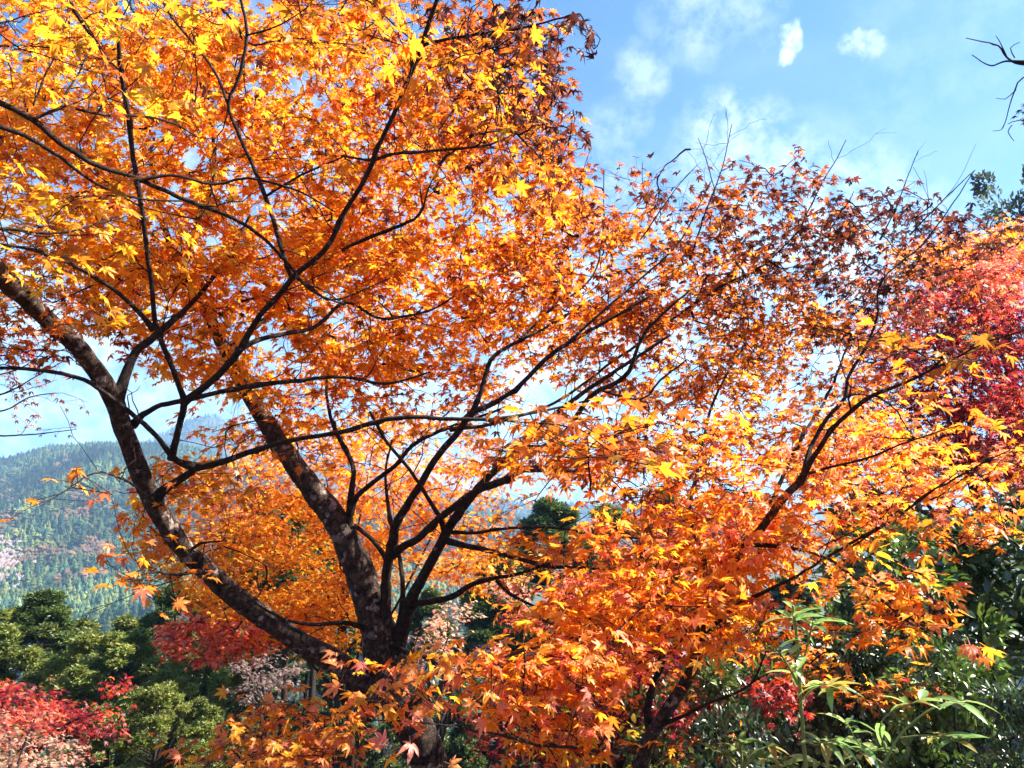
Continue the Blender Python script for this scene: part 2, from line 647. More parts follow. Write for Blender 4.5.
class Tree:
    def __init__(self, name, label, cat, base, leafmats=M_LEAF, group=None, bark=M_BARK, branch=M_BRANCH, twig=M_TWIG):
        self.root = empty(name, base)
        tag(self.root, label, cat, group)
        self.bark, self.branch, self.twig, self.leaf = bark, branch, twig, leafmats
        self.nodes, self.dirs, self.rads = [], [], []
        self.trunk_mb, self.twig_mb, self.crown_mb = MB(), MB(), MB()
        self.twigs = []      # path, parent twig id
        self.owner = []      # node -> twig id (-1 = limb)

    def skel(self, path, owner=-1):
        self.nodes.append(path[:, :3])
        self.dirs.append(unit(np.gradient(path[:, :3], axis=0)))
        self.rads.append(path[:, 3] if path.shape[1] > 3 else np.full(len(path), 0.002))
        self.owner.append(np.full(len(path), owner))

    def limb(self, pts, part='branch', sides=8, rough=0.08, wob=0.0015, use=True, world=False):
        """pts rows: px, py, depth, width in pixels (or x, y, z, radius when world)"""
        rows = []
        for a in pts:
            if world:
                rows.append(a)
            else:
                rows.append([*P(a[0], a[1], a[2]), a[3] * (0.395 if a[3] > 5.5 else 0.45) * a[2] / F_PX])
        path = smooth_path(rows, 0.04 if part != 'trunk' else 0.03, wob)
        if part == 'branch' and len(path) > 14:
            path[:10, 3] *= 1 + 0.45 * np.exp(-np.arange(10) / 2.5)
            kn = rng.choice(np.arange(8, len(path) - 3), max(1, len(path) // 14))
            path[kn, 3] *= rng.uniform(1.12, 1.4, len(kn))
            path[kn, :3] += rng.normal(0, 1, (len(kn), 3)) * path[kn, 3:4] * 0.35
        if part == 'trunk':
            tube(self.trunk_mb, path[:, :3], path[:, 3], 16, rough)
        else:
            mb = MB()
            tube(mb, path[:, :3], path[:, 3], sides, rough)
            mb.build(part, self.branch, self.root, smooth=True)
        if use:
            self.skel(path)
        return path

    def shoots(self, path, n, lmax=0.5, lmin=0.15):
        """thin forked side shoots on a branch"""
        for _ in range(n):
            i = int(rng.integers(len(path) // 5, len(path) - 2))
            a = path[i, :3]
            d = unit(path[i + 1, :3] - path[i - 1, :3])
            v = unit(d * 0.8 + rng.normal(0, 0.75, 3) + np.array([0, -0.15, 0.15]))
            ln = rng.uniform(lmin, lmax)
            k = max(6, int(ln / 0.05))
            t = np.linspace(0, 1, k)[:, None]
            bend = rng.normal(0, 0.25, 3)
            p = a + v * ln * t + bend * ln * t * t
            p[1:] += rng.normal(0, 0.006, (k - 1, 3))
            r0 = min(path[i, 3] * 0.55, 0.0045) * rng.uniform(.7, 1)
            pp = np.column_stack([p, np.linspace(r0, 0.0010, k)])
            tube(self.twig_mb, p, pp[:, 3], 5)
            self.skel(pp)
            for _k in range(int(rng.integers(0, 3))):
                j = int(rng.integers(k // 3, k - 1))
                v2 = unit(v + rng.normal(0, 0.6, 3))
                q = p[j] + v2 * ln * rng.uniform(.25, .5) * np.linspace(0, 1, 5)[:, None] + rng.normal(0, .003, (5, 3)) * np.linspace(0, 1, 5)[:, None]
                tube(self.twig_mb, q, np.linspace(r0 * .55, .0008, 5), 4)
                self.skel(np.column_stack([q, np.full(5, .001)]))

    def grow(self, centres, pals, sizes, counts, temps, length=0.26, flat=0.45, spread=0.10, maxlen=None, droop=0.25, face=None, twiglets=True):
        """sprays of leaves at the given centres, each joined to the nearest branch by a twig"""
        nodes = np.concatenate(self.nodes)
        dirs = np.concatenate(self.dirs)
        owner = np.concatenate(self.owner)
        cap = len(nodes) + len(centres) * 8
        NB, DB, OB = np.zeros((cap, 3)), np.zeros((cap, 3)), np.zeros(cap, dtype=int)
        k = len(nodes)
        NB[:k], DB[:k], OB[:k] = nodes, dirs, owner
        dist = [np.min(np.sum((nodes - c) ** 2, axis=1)) for c in centres]
        order = np.argsort(dist)
        for idx in order:
            c = np.asarray(centres[idx], dtype=float)
            d2 = np.sum((NB[:k] - c) ** 2, axis=1)
            j = int(np.argmin(d2))
            a, da = NB[j], DB[j]
            ln = math.sqrt(d2[j])
            if maxlen and ln > maxlen:
                continue
            ax = c - a
            ax = unit(ax * 0.6 / (ln + 1e-6) + da * 0.5 + rng.normal(0, 0.25, 3))
            ax[2] *= flat
            ax = unit(ax)
            L_ = length * rng.uniform(0.7, 1.25)
            end = c + ax * L_ * 0.5
            ctrl = a + da * ln * 0.35 + rng.normal(0, 0.05 * ln, 3)
            t = np.linspace(0, 1, 8)[:, None]
            path = (1 - t) ** 2 * a + 2 * t * (1 - t) * ctrl + t * t * end
            path[1:-1] += rng.normal(0, 0.012, (6, 3)) * min(1, ln * 2)
            tid = len(self.twigs)
            self.twigs.append([path, OB[j], 1.0])
            NB[k:k + 7], OB[k:k + 7] = path[1:], tid
            DB[k:k + 7] = unit(np.diff(path, axis=0))
            k += 7
            # leaves
            n = max(3, int(counts[idx] * rng.uniform(0.6, 1.4)))
            tt = rng.uniform(-0.75, 0.75, n)
            side = unit(np.cross(ax, [0, 0, 1]))
            sgn = rng.choice([-1, 1], n)
            wd = spread * (1 - np.abs(tt) * 0.7) * rng.uniform(0.15, 1.3, n)
            pos = c + ax * (tt * L_)[:, None] + side * (sgn * wd)[:, None] + rng.normal(0, 1, (n, 3)) * np.array([.012, .012, .035])
            xd = ax * rng.uniform(0.1, 1.0, n)[:, None] + side * (sgn * rng.uniform(0.3, 1.1, n))[:, None] + np.array([0, 0, -1]) * rng.uniform(0, 2 * droop, n)[:, None]
            xd = xd + rng.normal(0, 0.25, (n, 3))
            nr = np.array([0, 0, 1.0]) + rng.normal(0, 0.42, (n, 3))
            if face is not None:
                nr = nr + np.asarray(face)
            s = sizes[idx] * rng.uniform(0.62, 1.18, n)
            cols = palette(pals[idx], n)
            kp = lit_path(pos)
            scatter(self.crown_mb, temps, pos[kp], xd[kp], nr[kp], s[kp], cols[kp])
            if twiglets:
                m = min(n, 5)
                for q in range(m):
                    b0 = path[-1 - int(rng.integers(0, 4))]
                    mid = (b0 + pos[q]) / 2 + rng.normal(0, 0.01, 3)
                    tube(self.twig_mb, np.array([b0, mid, pos[q]]), [0.0013, 0.0010, 0.0008], 3)
        self.nodes, self.dirs, self.owner = [NB[:k]], [DB[:k]], [OB[:k]]

    def finish(self, twigs=True):
        # thickness of a twig grows with what it carries
        for i in range(len(self.twigs) - 1, -1, -1):
            p, par, wgt = self.twigs[i]
            if par >= 0:
                self.twigs[par][2] += wgt
        for p, par, wgt in self.twigs:
            r0 = 0.0020 * wgt ** 0.45
            r1 = 0.0012 if wgt < 2 else 0.0012 * wgt ** 0.25
            tube(self.twig_mb, p, np.linspace(r0, r1, len(p)), 5 if r0 > 0.004 else 4)
        self.trunk_mb.build('trunk', self.bark, self.root, smooth=True)
        if twigs:
            self.twig_mb.build('twigs', self.twig, self.root, smooth=True)
        return self.crown_mb.build('crown', self.leaf, self.root)


def blob_points(blobs, k=1.0):
    """blobs rows: px, py, rx, ry, near, far, count, palette, leaf size, leaves per spray -> sprays in a lens of air at that real distance"""
    cen, pal, siz, cnt = [], [], [], []
    for (px, py, rx, ry, d0, d1, n, p, s, m) in blobs:
        for _ in range(max(1, int(n * k))):
            a, r = rng.uniform(0, 6.283), math.sqrt(rng.uniform(0, 1))
            d = rng.uniform(d0, d1)
            cen.append(P(px + rx * r * math.cos(a), py + ry * r * math.sin(a), d))
            pal.append(p)
            siz.append(s)
            cnt.append(m)
    return cen, pal, siz, cnt


def ground_z(x, y):
    x, y = np.asarray(x, dtype=float), np.asarray(y, dtype=float)
    yy = np.maximum(0, y - 1.2)
    z = -0.40 * yy * np.exp(-yy / 600.0) * 1.0
    z = z + 0.14 * np.maximum(0, x) * np.exp(-np.abs(x) / 40.0)
    return np.maximum(z, -95) - 0.0


# ------------------------------------------------------------------ ground and hills
def sheet(name, xs, ys, zf, mat):
    X, Y = np.meshgrid(xs, ys)
    Z = zf(X, Y)
    mb = MB()
    nx, ny = len(xs), len(ys)
    i = (np.arange(ny - 1)[:, None] * nx + np.arange(nx - 1)[None, :]).ravel()
    mb.add(np.stack([X, Y, Z], -1).reshape(-1, 3), np.stack([i, i + 1, i + nx + 1, i + nx], -1))
    o = mb.build(name, mat, None, smooth=True)
    o['kind'] = 'structure'
    return o


def ground_mat(name, ramp, scale):
    m, t, n, l = new_mat(name)
    o = n('ShaderNodeOutputMaterial')
    b = n('ShaderNodeBsdfPrincipled')
    b.inputs['Roughness'].default_value = 0.95
    co = n('ShaderNodeTexCoord')
    nz = n('ShaderNodeTexNoise')
    nz.inputs['Scale'].default_value = scale
    nz.inputs['Detail'].default_value = 9
    l(co.outputs['Object'], nz.inputs['Vector'])
    cr = n('ShaderNodeValToRGB')
    e = cr.color_ramp.elements
    e[0].position, e[0].color = 0.35, (*ramp[0], 1)
    e[1].position, e[1].color = 0.65, (*ramp[1], 1)
    l(nz.outputs[0], cr.inputs[0])
    l(cr.outputs[0], b.inputs['Base Color'])
    bp = n('ShaderNodeBump')
    l(nz.outputs[0], bp.inputs['Height'])
    l(bp.outputs[0], b.inputs['Normal'])
    l(b.outputs[0], o.inputs['Surface'])
    return m


def spaced(lim, n):
    u = np.linspace(-1, 1, n)
    return np.sign(u) * (np.abs(u) ** 3.2) * lim


sheet('ground', spaced(3400, 161), spaced(3400, 161), ground_z, ground_mat('leaf_litter', ((0.03, 0.018, 0.011), (0.11, 0.055, 0.03)), 2.5))


def fbm(x, y, seed=0, octs=5, base=1.0):
    r = np.random.default_rng(seed)
    z = np.zeros_like(x)
    a = 1.0
    f = base
    for _ in range(octs):
        for _k in range(3):
            th = r.uniform(0, 6.28)
            z += a / 3 * np.sin((x * math.cos(th) + y * math.sin(th)) * f + r.uniform(0, 6.28))
        a *= 0.52
        f *= 1.9
    return z


# elevation angle of a skyline pixel gives the height of a ridge at its distance
def el(py):
    return PITCH + math.atan((384 - py) / F_PX)


SKY1 = [(-700, 470), (-300, 470), (-80, 468), (0, 462), (40, 450), (90, 447), (125, 446), (180, 448), (260, 470), (360, 500), (520, 520), (760, 530), (1100, 520), (1500, 520)]
SKY2 = [(-700, 520), (-100, 480), (90, 470), (140, 445), (180, 425), (205, 418), (235, 430), (290, 455), (360, 468), (430, 486), (520, 505), (700, 510), (1500, 520)]


def ridge(sky, D, x):
    """height profile along x for a ridge line at distance D"""
    px = 512 + F_PX * x / (D * math.cos(PITCH))
    py = np.interp(px, [s[0] for s in sky], [s[1] for s in sky])
    return 1.6 + D * np.tan(PITCH + np.arctan((384 - py) / F_PX))


def hill1(x, y):
    r = ridge(SKY1, 1250.0, x / np.maximum(y, 1) * 1250.0)
    t = np.clip((y - 430.0) / (1250.0 - 430.0), 0, 1.5)
    base = -58.0
    s = np.where(t <= 1, (0.55 * t + 0.45 * t * t * (3 - 2 * t)), 1 - (t - 1) * 0.5)
    env = np.clip(np.sin(np.clip(t, 0, 1) * math.pi), 0, 1) * np.clip(1.25 - t, 0, 1)
    spur = np.abs(np.sin(x / 95.0 + 0.0022 * y + 0.9 * np.sin(y / 170.0) + 0.6)) ** 0.8
    fold_ = (fbm(x, y, 3, 5, 0.0085) * 16 + (0.62 - spur) * 46) * env
    return base + (r - base) * s + fold_


def hill2(x, y):
    r = ridge(SKY2, 2500.0, x / np.maximum(y, 1) * 2500.0)
    t = np.clip((y - 1500.0) / 1000.0, 0, 1.4)
    s = np.where(t <= 1, t * t * (3 - 2 * t), 1 - (t - 1) * 0.5)
    return -90 + (r + 90) * s + fbm(x, y, 8, 4, 0.005) * 22 * np.clip(np.sin(np.clip(t, 0, 1) * math.pi), 0, 1)


M_HILL = ground_mat('forest_floor', ((0.030, 0.045, 0.022), (0.075, 0.080, 0.040)), 0.02)
sheet('hills', np.linspace(-1500, 1500, 151), np.linspace(420, 1500, 90), hill1, M_HILL)
sheet('far_hills', np.linspace(-2600, 2600, 131), np.linspace(1500, 2880, 60), hill2, M_HILL)


def far_tree(kind, seed):
    r = np.random.default_rng(seed)
    v, tr = [], []
    if kind == 'cone':
        tiers = 5
        for k in range(tiers):
            z0, z1 = 0.08 + 0.17 * k, 0.08 + 0.17 * k + 0.32
            rad = 0.33 * (1 - k / (tiers + 0.4))
            b = len(v)
            n = 7
            ph = r.uniform(0, 6)
            v.append((0, 0, min(z1, 1.0)))
            for i in range(n):
                a = ph + i / n * 6.283
                q = rad * r.uniform(0.65, 1.2)
                v.append((q * math.cos(a), q * math.sin(a), z0 + r.uniform(-.04, .04)))
            tr += [(b, b + 1 + i, b + 1 + (i + 1) % n) for i in range(n)]
    else:
        for k in range(9):
            c = np.array([r.normal(0, 0.2), r.normal(0, 0.2), r.uniform(0.35, 0.8)])
            q = r.uniform(0.15, 0.26)
            b = len(v)
            v += [c + np.array([0, 0, q])]
            for i in range(5):
                a = i / 5 * 6.283 + r.uniform(-.3, .3)
                v.append(c + np.array([q * math.cos(a), q * math.sin(a), -q * r.uniform(0.0, .6)]) * r.uniform(.8, 1.2))
            tr += [(b, b + 1 + i, b + 1 + (i + 1) % 5) for i in range(5)]
    return np.array(v, dtype=np.float32), np.array(tr)


FAR_CONE = [far_tree('cone', i) for i in range(5)]
FAR_ROUND = [far_tree('round', i) for i in range(5)]


def cover(name, n, hf, y0, y1, px0, px1, hgt, autumn):
    mb = MB()
    y = rng.uniform(y0, y1, n)
    px = rng.uniform(px0, px1, n)
    x = (px - 512) / F_PX * y * math.cos(PITCH)
    z = hf(x, y)
    patch = fbm(x, y * 0.45, 21, 4, 0.026) + fbm(x, y, 22, 2, 0.09) * 0.5
    au = patch > autumn
    up = np.tile([0, 0, 1.0], (n, 1)) + rng.normal(0, 0.03, (n, 3))
    side = rng.normal(0, 1, (n, 3))
    h = hgt * rng.uniform(0.45, 1.3, n)
    con = np.array([(0.035, 0.065, 0.036), (0.060, 0.090, 0.038), (0.020, 0.045, 0.034), (0.085, 0.105, 0.036)])
    aut = np.array([(0.17, 0.10, 0.05), (0.13, 0.08, 0.05), (0.20, 0.12, 0.07), (0.10, 0.085, 0.04), (0.15, 0.10, 0.085)])
    cc = con[rng.integers(0, 4, n)] * rng.uniform(0.7, 1.3, (n, 1)) * (1 + 0.8 * fbm(x, y * 0.5, 5, 4, 0.03))[:, None].clip(0.45, 2.0)
    if hf is hill1:
        cc = cc * np.where((y < 720) & (fbm(x, y, 33, 3, 0.012) > -0.25), 1.5, 0.85)[:, None]   # lighter greens in patches low on the slope, darker elsewhere
    ca = aut[rng.integers(0, 5, n)] * rng.uniform(0.7, 1.25, (n, 1))
    pos = np.stack([x, y, z - 0.5], -1)

    def put(m, temps, c, k):
        i = np.nonzero(m)[0]
        ax = unit(up[i])
        zx = unit(np.cross(ax, side[i]))
        # templates stand along z: tip dir = any horizontal, normal = up
        scatter(mb, temps, pos[i], zx, ax, h[i] * k, c[i])
    rd = rng.random(n) < 0.35
    put(~au & ~rd, FAR_CONE, cc, 1.0)
    put(~au & rd, FAR_ROUND, cc * np.array([1.15, 1.05, 0.9]), 0.75)
    put(au, FAR_ROUND, ca, 0.72)
    o = mb.build(name, M_FAR)
    tag(o, kind='stuff')
    return o


tag(cover('forest', 24000, hill1, 424, 1290, -230, 520, 10.0, 0.82), 'blue green cedar forest with tan autumn patches on the hillside', 'forest')
tag(cover('forest', 5000, hill2, 1900, 2520, -160, 760, 17.0, 0.8), 'hazy blue forest on the farthest peak', 'forest')
tag(cover('forest', 7000, lambda x, y: ground_z(x, y), 120, 425, -170, 1000, 9.0, 1.3), 'dark cedar forest in the valley at the foot of the hill', 'forest')
# the bare pale grove in a fold of the hillside
gm = MB()
n = 240
gx, gy = rng.normal(0, 1, n), rng.normal(0, 1, n)
gp = []
for i in range(n):
    d = 585 + gy[i] * 22
    px, = (10 + gx[i] * 13,)
    x = (px - 512) / F_PX * d
    gp.append((x, d, float(hill1(np.array(x), np.array(d))) - 0.5))
gp = np.array(gp)
scatter(gm, FAR_ROUND, gp, rng.normal(0, 1, (n, 3)) * [1, 1, 0.01], np.tile([0, 0, 1.0], (n, 1)), rng.uniform(6, 9, n),
        np.array([(0.30, 0.23, 0.22)]) * rng.uniform(0.75, 1.2, (n, 1)))
tag(gm.build('pale_grove', M_FAR), 'pale pinkish leafless grove in a fold of the hillside', 'grove', kind='stuff')

# ------------------------------------------------------------------ the large maple
base = P(432, 800, 5.05)
gz = float(ground_z(base[0], base[1]))
T = Tree('maple_tree', 'large orange maple with lichen spotted trunk forking into a long left limb', 'maple tree', (base[0], base[1], gz))
bx, by = base[0], base[1]
p0 = np.array([bx + 0.16, by, gz - 0.15, 0.26])
p1 = np.array([bx + 0.12, by, gz + 0.35, 0.19])


def px(*a):
    return [*P(a[0], a[1], a[2]), a[3] * 0.43 * a[2] / F_PX]


T.limb([p0, p1, px(432, 790, 5.05, 46), px(418, 745, 5.0, 43), px(402, 715, 5.0, 46), px(389, 690, 5.0, 52), px(383, 665, 5.0, 46), px(376, 635, 5.02, 43),
        px(366, 600, 5.05, 38), px(352, 562, 5.1, 33), px(337, 527, 5.12, 30), px(318, 500, 5.15, 27), px(300, 474, 5.2, 25), px(283, 450, 5.25, 23), px(265, 424, 5.3, 21),
        px(250, 400, 5.35, 19), px(236, 376, 5.4, 17), px(222, 348, 5.5, 15), px(205, 312, 5.6, 13), px(188, 280, 5.75, 11), px(170, 250, 5.9, 9), px(158, 205, 6.1, 7), px(150, 150, 6.3, 5)],
       'trunk', world=True, rough=0.07)
T.branch = M_BARK
T.limb([px(392, 700, 5.0, 30), px(370, 688, 4.97, 31), px(340, 665, 4.92, 27), px(290, 635, 4.8, 25), px(240, 601, 4.65, 24), px(202, 567, 4.52, 23), px(172, 534, 4.4, 22), px(152, 498, 4.28, 22),
        px(138, 465, 4.18, 21), px(127, 436, 4.1, 22), px(116, 405, 4.0, 21), px(100, 374, 3.9, 20), px(80, 350, 3.8, 20), px(57, 328, 3.7, 21), px(28, 300, 3.5, 22), px(0, 273, 3.3, 23),
        px(-60, 222, 3.0, 23), px(-140, 150, 2.8, 20), px(-230, 40, 2.7, 14)], 'limb', 12, world=True, rough=0.09)
T.branch = M_BRANCH
A = []
# (px, py, depth, width) traced branches
A += [[(116, 402, 4.0, 14), (125, 376, 4.05, 12), (135, 352, 4.1, 10), (150, 341, 4.2, 9), (168, 325, 4.3, 8), (195, 300, 4.5, 6), (225, 260, 4.7, 4), (250, 215, 4.9, 2.5)]]
A += [[(154, 500, 4.28, 12), (165, 489, 4.25, 11), (180, 479, 4.2, 10), (198, 468, 4.15, 9), (225, 461, 4.1, 8), (250, 452, 4.05, 7), (290, 441, 4.0, 6.5), (342, 432, 3.95, 6), (378, 421, 3.9, 5.5), (410, 417, 3.9, 5),
       (460, 418, 3.9, 4.5), (500, 417, 3.95, 4), (540, 411, 4.0, 3), (590, 400, 4.1, 2)]]
A += [[(200, 467, 4.15, 8), (184, 464, 4.1, 7.5), (172, 457, 4.05, 7), (160, 440, 3.9, 6), (140, 420, 3.7, 5.5), (112, 396, 3.5, 5), (92, 382, 3.4, 5), (75, 375, 3.35, 4.5), (45, 370, 3.3, 4.5), (0, 367, 3.2, 4), (-60, 372, 3.1, 3)]]
A += [[(171, 459, 4.05, 7), (176, 440, 4.0, 7.5), (181, 420, 3.95, 8), (184, 404, 3.9, 9), (180, 388, 3.85, 7), (174, 372, 3.8, 6.5), (163, 345, 3.75, 6.5), (155, 320, 3.7, 6.5), (153, 290, 3.65, 6), (148, 256, 3.6, 6), (144, 222, 3.55, 6),
       (139, 190, 3.5, 6), (134, 160, 3.45, 6), (128, 115, 3.4, 5.5), (121, 75, 3.35, 5.5), (117, 40, 3.3, 4.5), (115, 0, 3.2, 4), (110, -60, 3.1, 3)]]
A += [[(183, 404, 3.9, 8), (205, 386, 3.85, 8.5), (228, 364, 3.8, 9), (241, 344, 3.75, 8.5), (255, 320, 3.7, 7.5), (275, 297, 3.65, 7.5), (295, 274, 3.6, 7.5), (323, 249, 3.55, 7), (342, 213, 3.5, 6.5), (358, 187, 3.45, 6), (372, 160, 3.4, 6),
       (385, 128, 3.35, 6), (400, 95, 3.3, 6), (414, 62, 3.25, 5.5), (426, 30, 3.2, 5), (437, 0, 3.15, 4.5), (452, -60, 3.1, 3)]]
A += [[(412, 67, 3.25, 4), (422, 46, 3.2, 3.6), (450, 38, 3.1, 3.2), (480, 34, 3.0, 3), (510, 31, 2.9, 2.6), (545, 22, 2.8, 2.2), (578, 14, 2.7, 1.8)]]
A += [[(133, 425, 4.1, 9), (142, 415, 4.05, 7), (160, 405, 3.95, 6.5), (184, 400, 3.9, 7), (215, 393, 3.95, 6), (245, 387, 4.0, 5.5), (285, 382, 4.1, 5), (340, 377, 4.2, 4), (385, 384, 4.3, 3), (430, 372, 4.4, 2)]]
A += [[(153, 330, 3.72, 5), (140, 314, 3.65, 4.5), (115, 290, 3.55, 4.5), (85, 271, 3.45, 4), (50, 256, 3.3, 4), (18, 246, 3.2, 3), (-40, 240, 3.0, 2.5)]]
A += [[(-70, 70, 2.6, 8), (0, 103, 2.7, 7.5), (30, 119, 2.75, 8), (60, 145, 2.8, 7), (100, 168, 2.9, 6.5), (140, 181, 3.0, 6), (190, 204, 3.1, 5), (222, 215, 3.15, 4.5), (250, 229, 3.2, 4), (280, 256, 3.3, 3.5), (310, 290, 3.4, 3), (345, 305, 3.5, 2)]]
A += [[(-60, 110, 2.55, 6), (0, 127, 2.6, 5.5), (25, 136, 2.65, 5), (60, 157, 2.7, 4), (98, 184, 2.8, 3.2), (140, 198, 2.9, 2.6), (182, 201, 3.0, 2)]]
A += [[(62, -50, 3.2, 4), (70, 0, 3.25, 4), (82, 22, 3.28, 4), (98, 45, 3.3, 4), (110, 62, 3.33, 3.8), (121, 74, 3.35, 4)]]
A += [[(238, -50, 3.6, 3), (241, 0, 3.6, 3), (247, 34, 3.6, 3.6), (239, 78, 3.6, 4), (228, 103, 3.6, 4), (240, 138, 3.6, 4), (256, 172, 3.6, 4.5), (266, 197, 3.6, 5), (277, 232, 3.6, 5), (287, 266, 3.6, 5), (292, 278, 3.61, 5)]]
A += [[(150, -30, 3.7, 2), (168, 12, 3.7, 2.2), (200, 52, 3.68, 2.6), (218, 78, 3.65, 3), (228, 104, 3.6, 3.4)]]
A += [[(266, 196, 3.6, 3), (288, 182, 3.55, 2.6), (310, 170, 3.5, 2.4), (345, 156, 3.45, 1.8)]]
A += [[(139, 181, 3.0, 3.5), (172, 175, 3.05, 3.2), (215, 184, 3.15, 3), (250, 178, 3.2, 2.8), (300, 192, 3.3, 2.2), (335, 212, 3.4, 1.6)]]
A += [[(35, 119, 2.75, 3.5), (66, 108, 2.8, 3.5), (98, 115, 2.9, 3), (165, 121, 3.1, 2.6), (196, 136, 3.2, 1.6)]]
A += [[(60, 108, 2.8, 2.6), (75, 80, 2.9, 2), (90, 48, 3.0, 1.6), (108, 20, 3.1, 1)]]
A += [[(33, 105, 2.75, 2), (45, 72, 2.8, 1.8), (53, 48, 2.85, 1.5), (40, 12, 2.9, 1)]]
A += [[(247, 35, 3.6, 2.2), (270, 28, 3.55, 2), (290, 18, 3.5, 1.6), (310, 5, 3.45, 1.2)]]
A += [[(342, 156, 3.9, 2), (370, 160, 3.7, 3), (395, 154, 3.5, 3), (440, 150, 3.6, 3), (488, 145, 3.7, 2.5), (520, 130, 3.8, 1.6)]]
A += [[(237, 350, 3.77, 6), (262, 340, 3.9, 5), (290, 334, 4.0, 4.5), (318, 325, 4.1, 4), (345, 303, 4.2, 3.5), (375, 318, 4.3, 3.2), (400, 318, 4.35, 3), (435, 308, 4.4, 2.2), (470, 285, 4.5, 1.6)]]
A += [[(292, 276, 3.6, 3), (312, 288, 3.7, 3), (326, 300, 3.8, 2.5), (350, 296, 3.9, 2), (390, 278, 4.0, 1.4)]]
A += [[(342, 250, 3.9, 2.5), (372, 237, 3.9, 4), (400, 226, 3.85, 4), (420, 215, 3.8, 3.2), (428, 190, 3.8, 2), (440, 165, 3.8, 1.4)]]
A += [[(-40, 226, 2.8, 4), (0, 228, 2.85, 4), (50, 233, 2.95, 3), (90, 226, 3.05, 2.4), (130, 215, 3.2, 1.6)]]
# limbs that leave the trunk to the right
A += [[(395, 655, 4.98, 18), (402, 632, 4.95, 17), (410, 605, 4.9, 16), (421, 580, 4.85, 14), (435, 555, 4.8, 13), (446, 535, 4.75, 12), (460, 512, 4.7, 11), (480, 487, 4.65, 10), (497, 468, 4.6, 9), (520, 445, 4.55, 8), (550, 418, 4.5, 6.5),
       (585, 392, 4.5, 5), (625, 365, 4.5, 4), (670, 335, 4.5, 3)]]
A += [[(382, 640, 5.0, 16), (385, 610, 4.98, 14), (386, 575, 4.95, 13), (390, 550, 4.9, 12), (396, 525, 4.85, 11), (407, 506, 4.8, 10), (421, 486, 4.75, 9.5), (433, 465, 4.7, 9), (446, 448, 4.68, 8.5), (462, 430, 4.65, 8), (473, 414, 4.6, 8),
       (490, 406, 4.6, 7), (510, 394, 4.6, 6), (530, 377, 4.6, 6), (546, 360, 4.6, 5.5), (570, 343, 4.6, 4.5), (605, 322, 4.6, 3.5), (650, 296, 4.6, 2.5)]]
A += [[(470, 418, 4.6, 6), (480, 392, 4.62, 5.5), (488, 366, 4.65, 5), (495, 354, 4.7, 4.5), (520, 340, 4.8, 3.5), (550, 325, 4.9, 2.8), (590, 300, 5.0, 2)]]
A += [[(392, 556, 4.92, 9), (403, 546, 4.9, 9), (416, 539, 4.8, 9), (435, 522, 4.6, 9), (455, 506, 4.4, 9.5), (477, 491, 4.2, 10), (500, 482, 4.0, 10), (522, 470, 3.7, 10), (548, 468, 3.4, 8), (582, 471, 3.1, 6), (615, 462, 2.9, 4), (650, 452, 2.7, 3)]]
A += [[(448, 541, 4.75, 7), (462, 545, 4.7, 6), (490, 551, 4.6, 5.5), (520, 559, 4.5, 5), (545, 566, 4.4, 5), (572, 567, 4.3, 3.5), (610, 570, 4.2, 2)]]
A += [[(450, 532, 4.75, 4), (475, 532, 4.7, 3.6), (510, 527, 4.6, 3.4), (560, 527, 4.5, 3.2), (600, 534, 4.4, 3), (640, 538, 4.3, 2.5), (690, 545, 4.2, 2)]]
A += [[(402, 604, 4.95, 9), (422, 603, 4.9, 8), (450, 598, 4.85, 7.5), (466, 588, 4.8, 6.5), (482, 582, 4.75, 5), (510, 576, 4.7, 4), (536, 568, 4.65, 3), (570, 556, 4.6, 2)]]
A += [[(496, 580, 4.73, 4), (505, 590, 4.7, 4), (516, 598, 4.65, 3.6), (538, 608, 4.6, 2.6)]]
A += [[(396, 645, 4.95, 8), (405, 652, 4.9, 7), (420, 656, 4.85, 6), (435, 664, 4.8, 5), (450, 672, 4.7, 3)]]
A += [[(372, 632, 5.0, 7), (362, 627, 4.95, 6), (342, 623, 4.9, 5), (310, 625, 4.8, 4), (280, 618, 4.7, 3), (250, 600, 4.6, 2)]]
A += [[(348, 530, 5.1, 8), (350, 500, 5.15, 8), (353, 480, 5.2, 7), (352, 466, 5.25, 6), (342, 446, 5.3, 5), (330, 420, 5.4, 4), (326, 385, 5.5, 3), (335, 340, 5.6, 2)]]
A += [[(350, 515, 5.1, 7), (357, 497, 5.1, 6), (375, 481, 5.05, 5), (395, 466, 5.0, 5), (412, 446, 4.95, 4.5), (440, 430, 4.9, 4), (470, 420, 4.85, 3.5), (510, 405, 4.8, 2.5)]]
A += [[(354, 525, 5.1, 6), (368, 535, 5.1, 5), (378, 546, 5.05, 5), (386, 560, 5.0, 5)]]
A += [[(398, 640, 5.0, 9), (403, 600, 5.05, 7), (401, 565, 5.2, 5), (393, 530, 5.4, 5), (388, 500, 5.5, 4), (386, 470, 5.6, 3), (392, 440, 5.8, 2)]]
A += [[(445, 535, 4.75, 6), (440, 518, 4.7, 5), (425, 495, 4.6, 4.5), (408, 470, 4.5, 4), (385, 440, 4.4, 3.5), (370, 412, 4.3, 3)]]
A += [[(522, 445, 4.55, 5), (540, 447, 4.5, 4), (566, 430, 4.4, 6), (590, 395, 4.3, 6), (614, 383, 4.25, 5.5), (628, 370, 4.2, 5), (638, 345, 4.2, 4), (655, 320, 4.2, 3), (690, 290, 4.2, 2)]]
A += [[(598, 390, 4.3, 3), (640, 400, 4.3, 2.6), (660, 380, 4.3, 2.4), (684, 362, 4.3, 2)]]
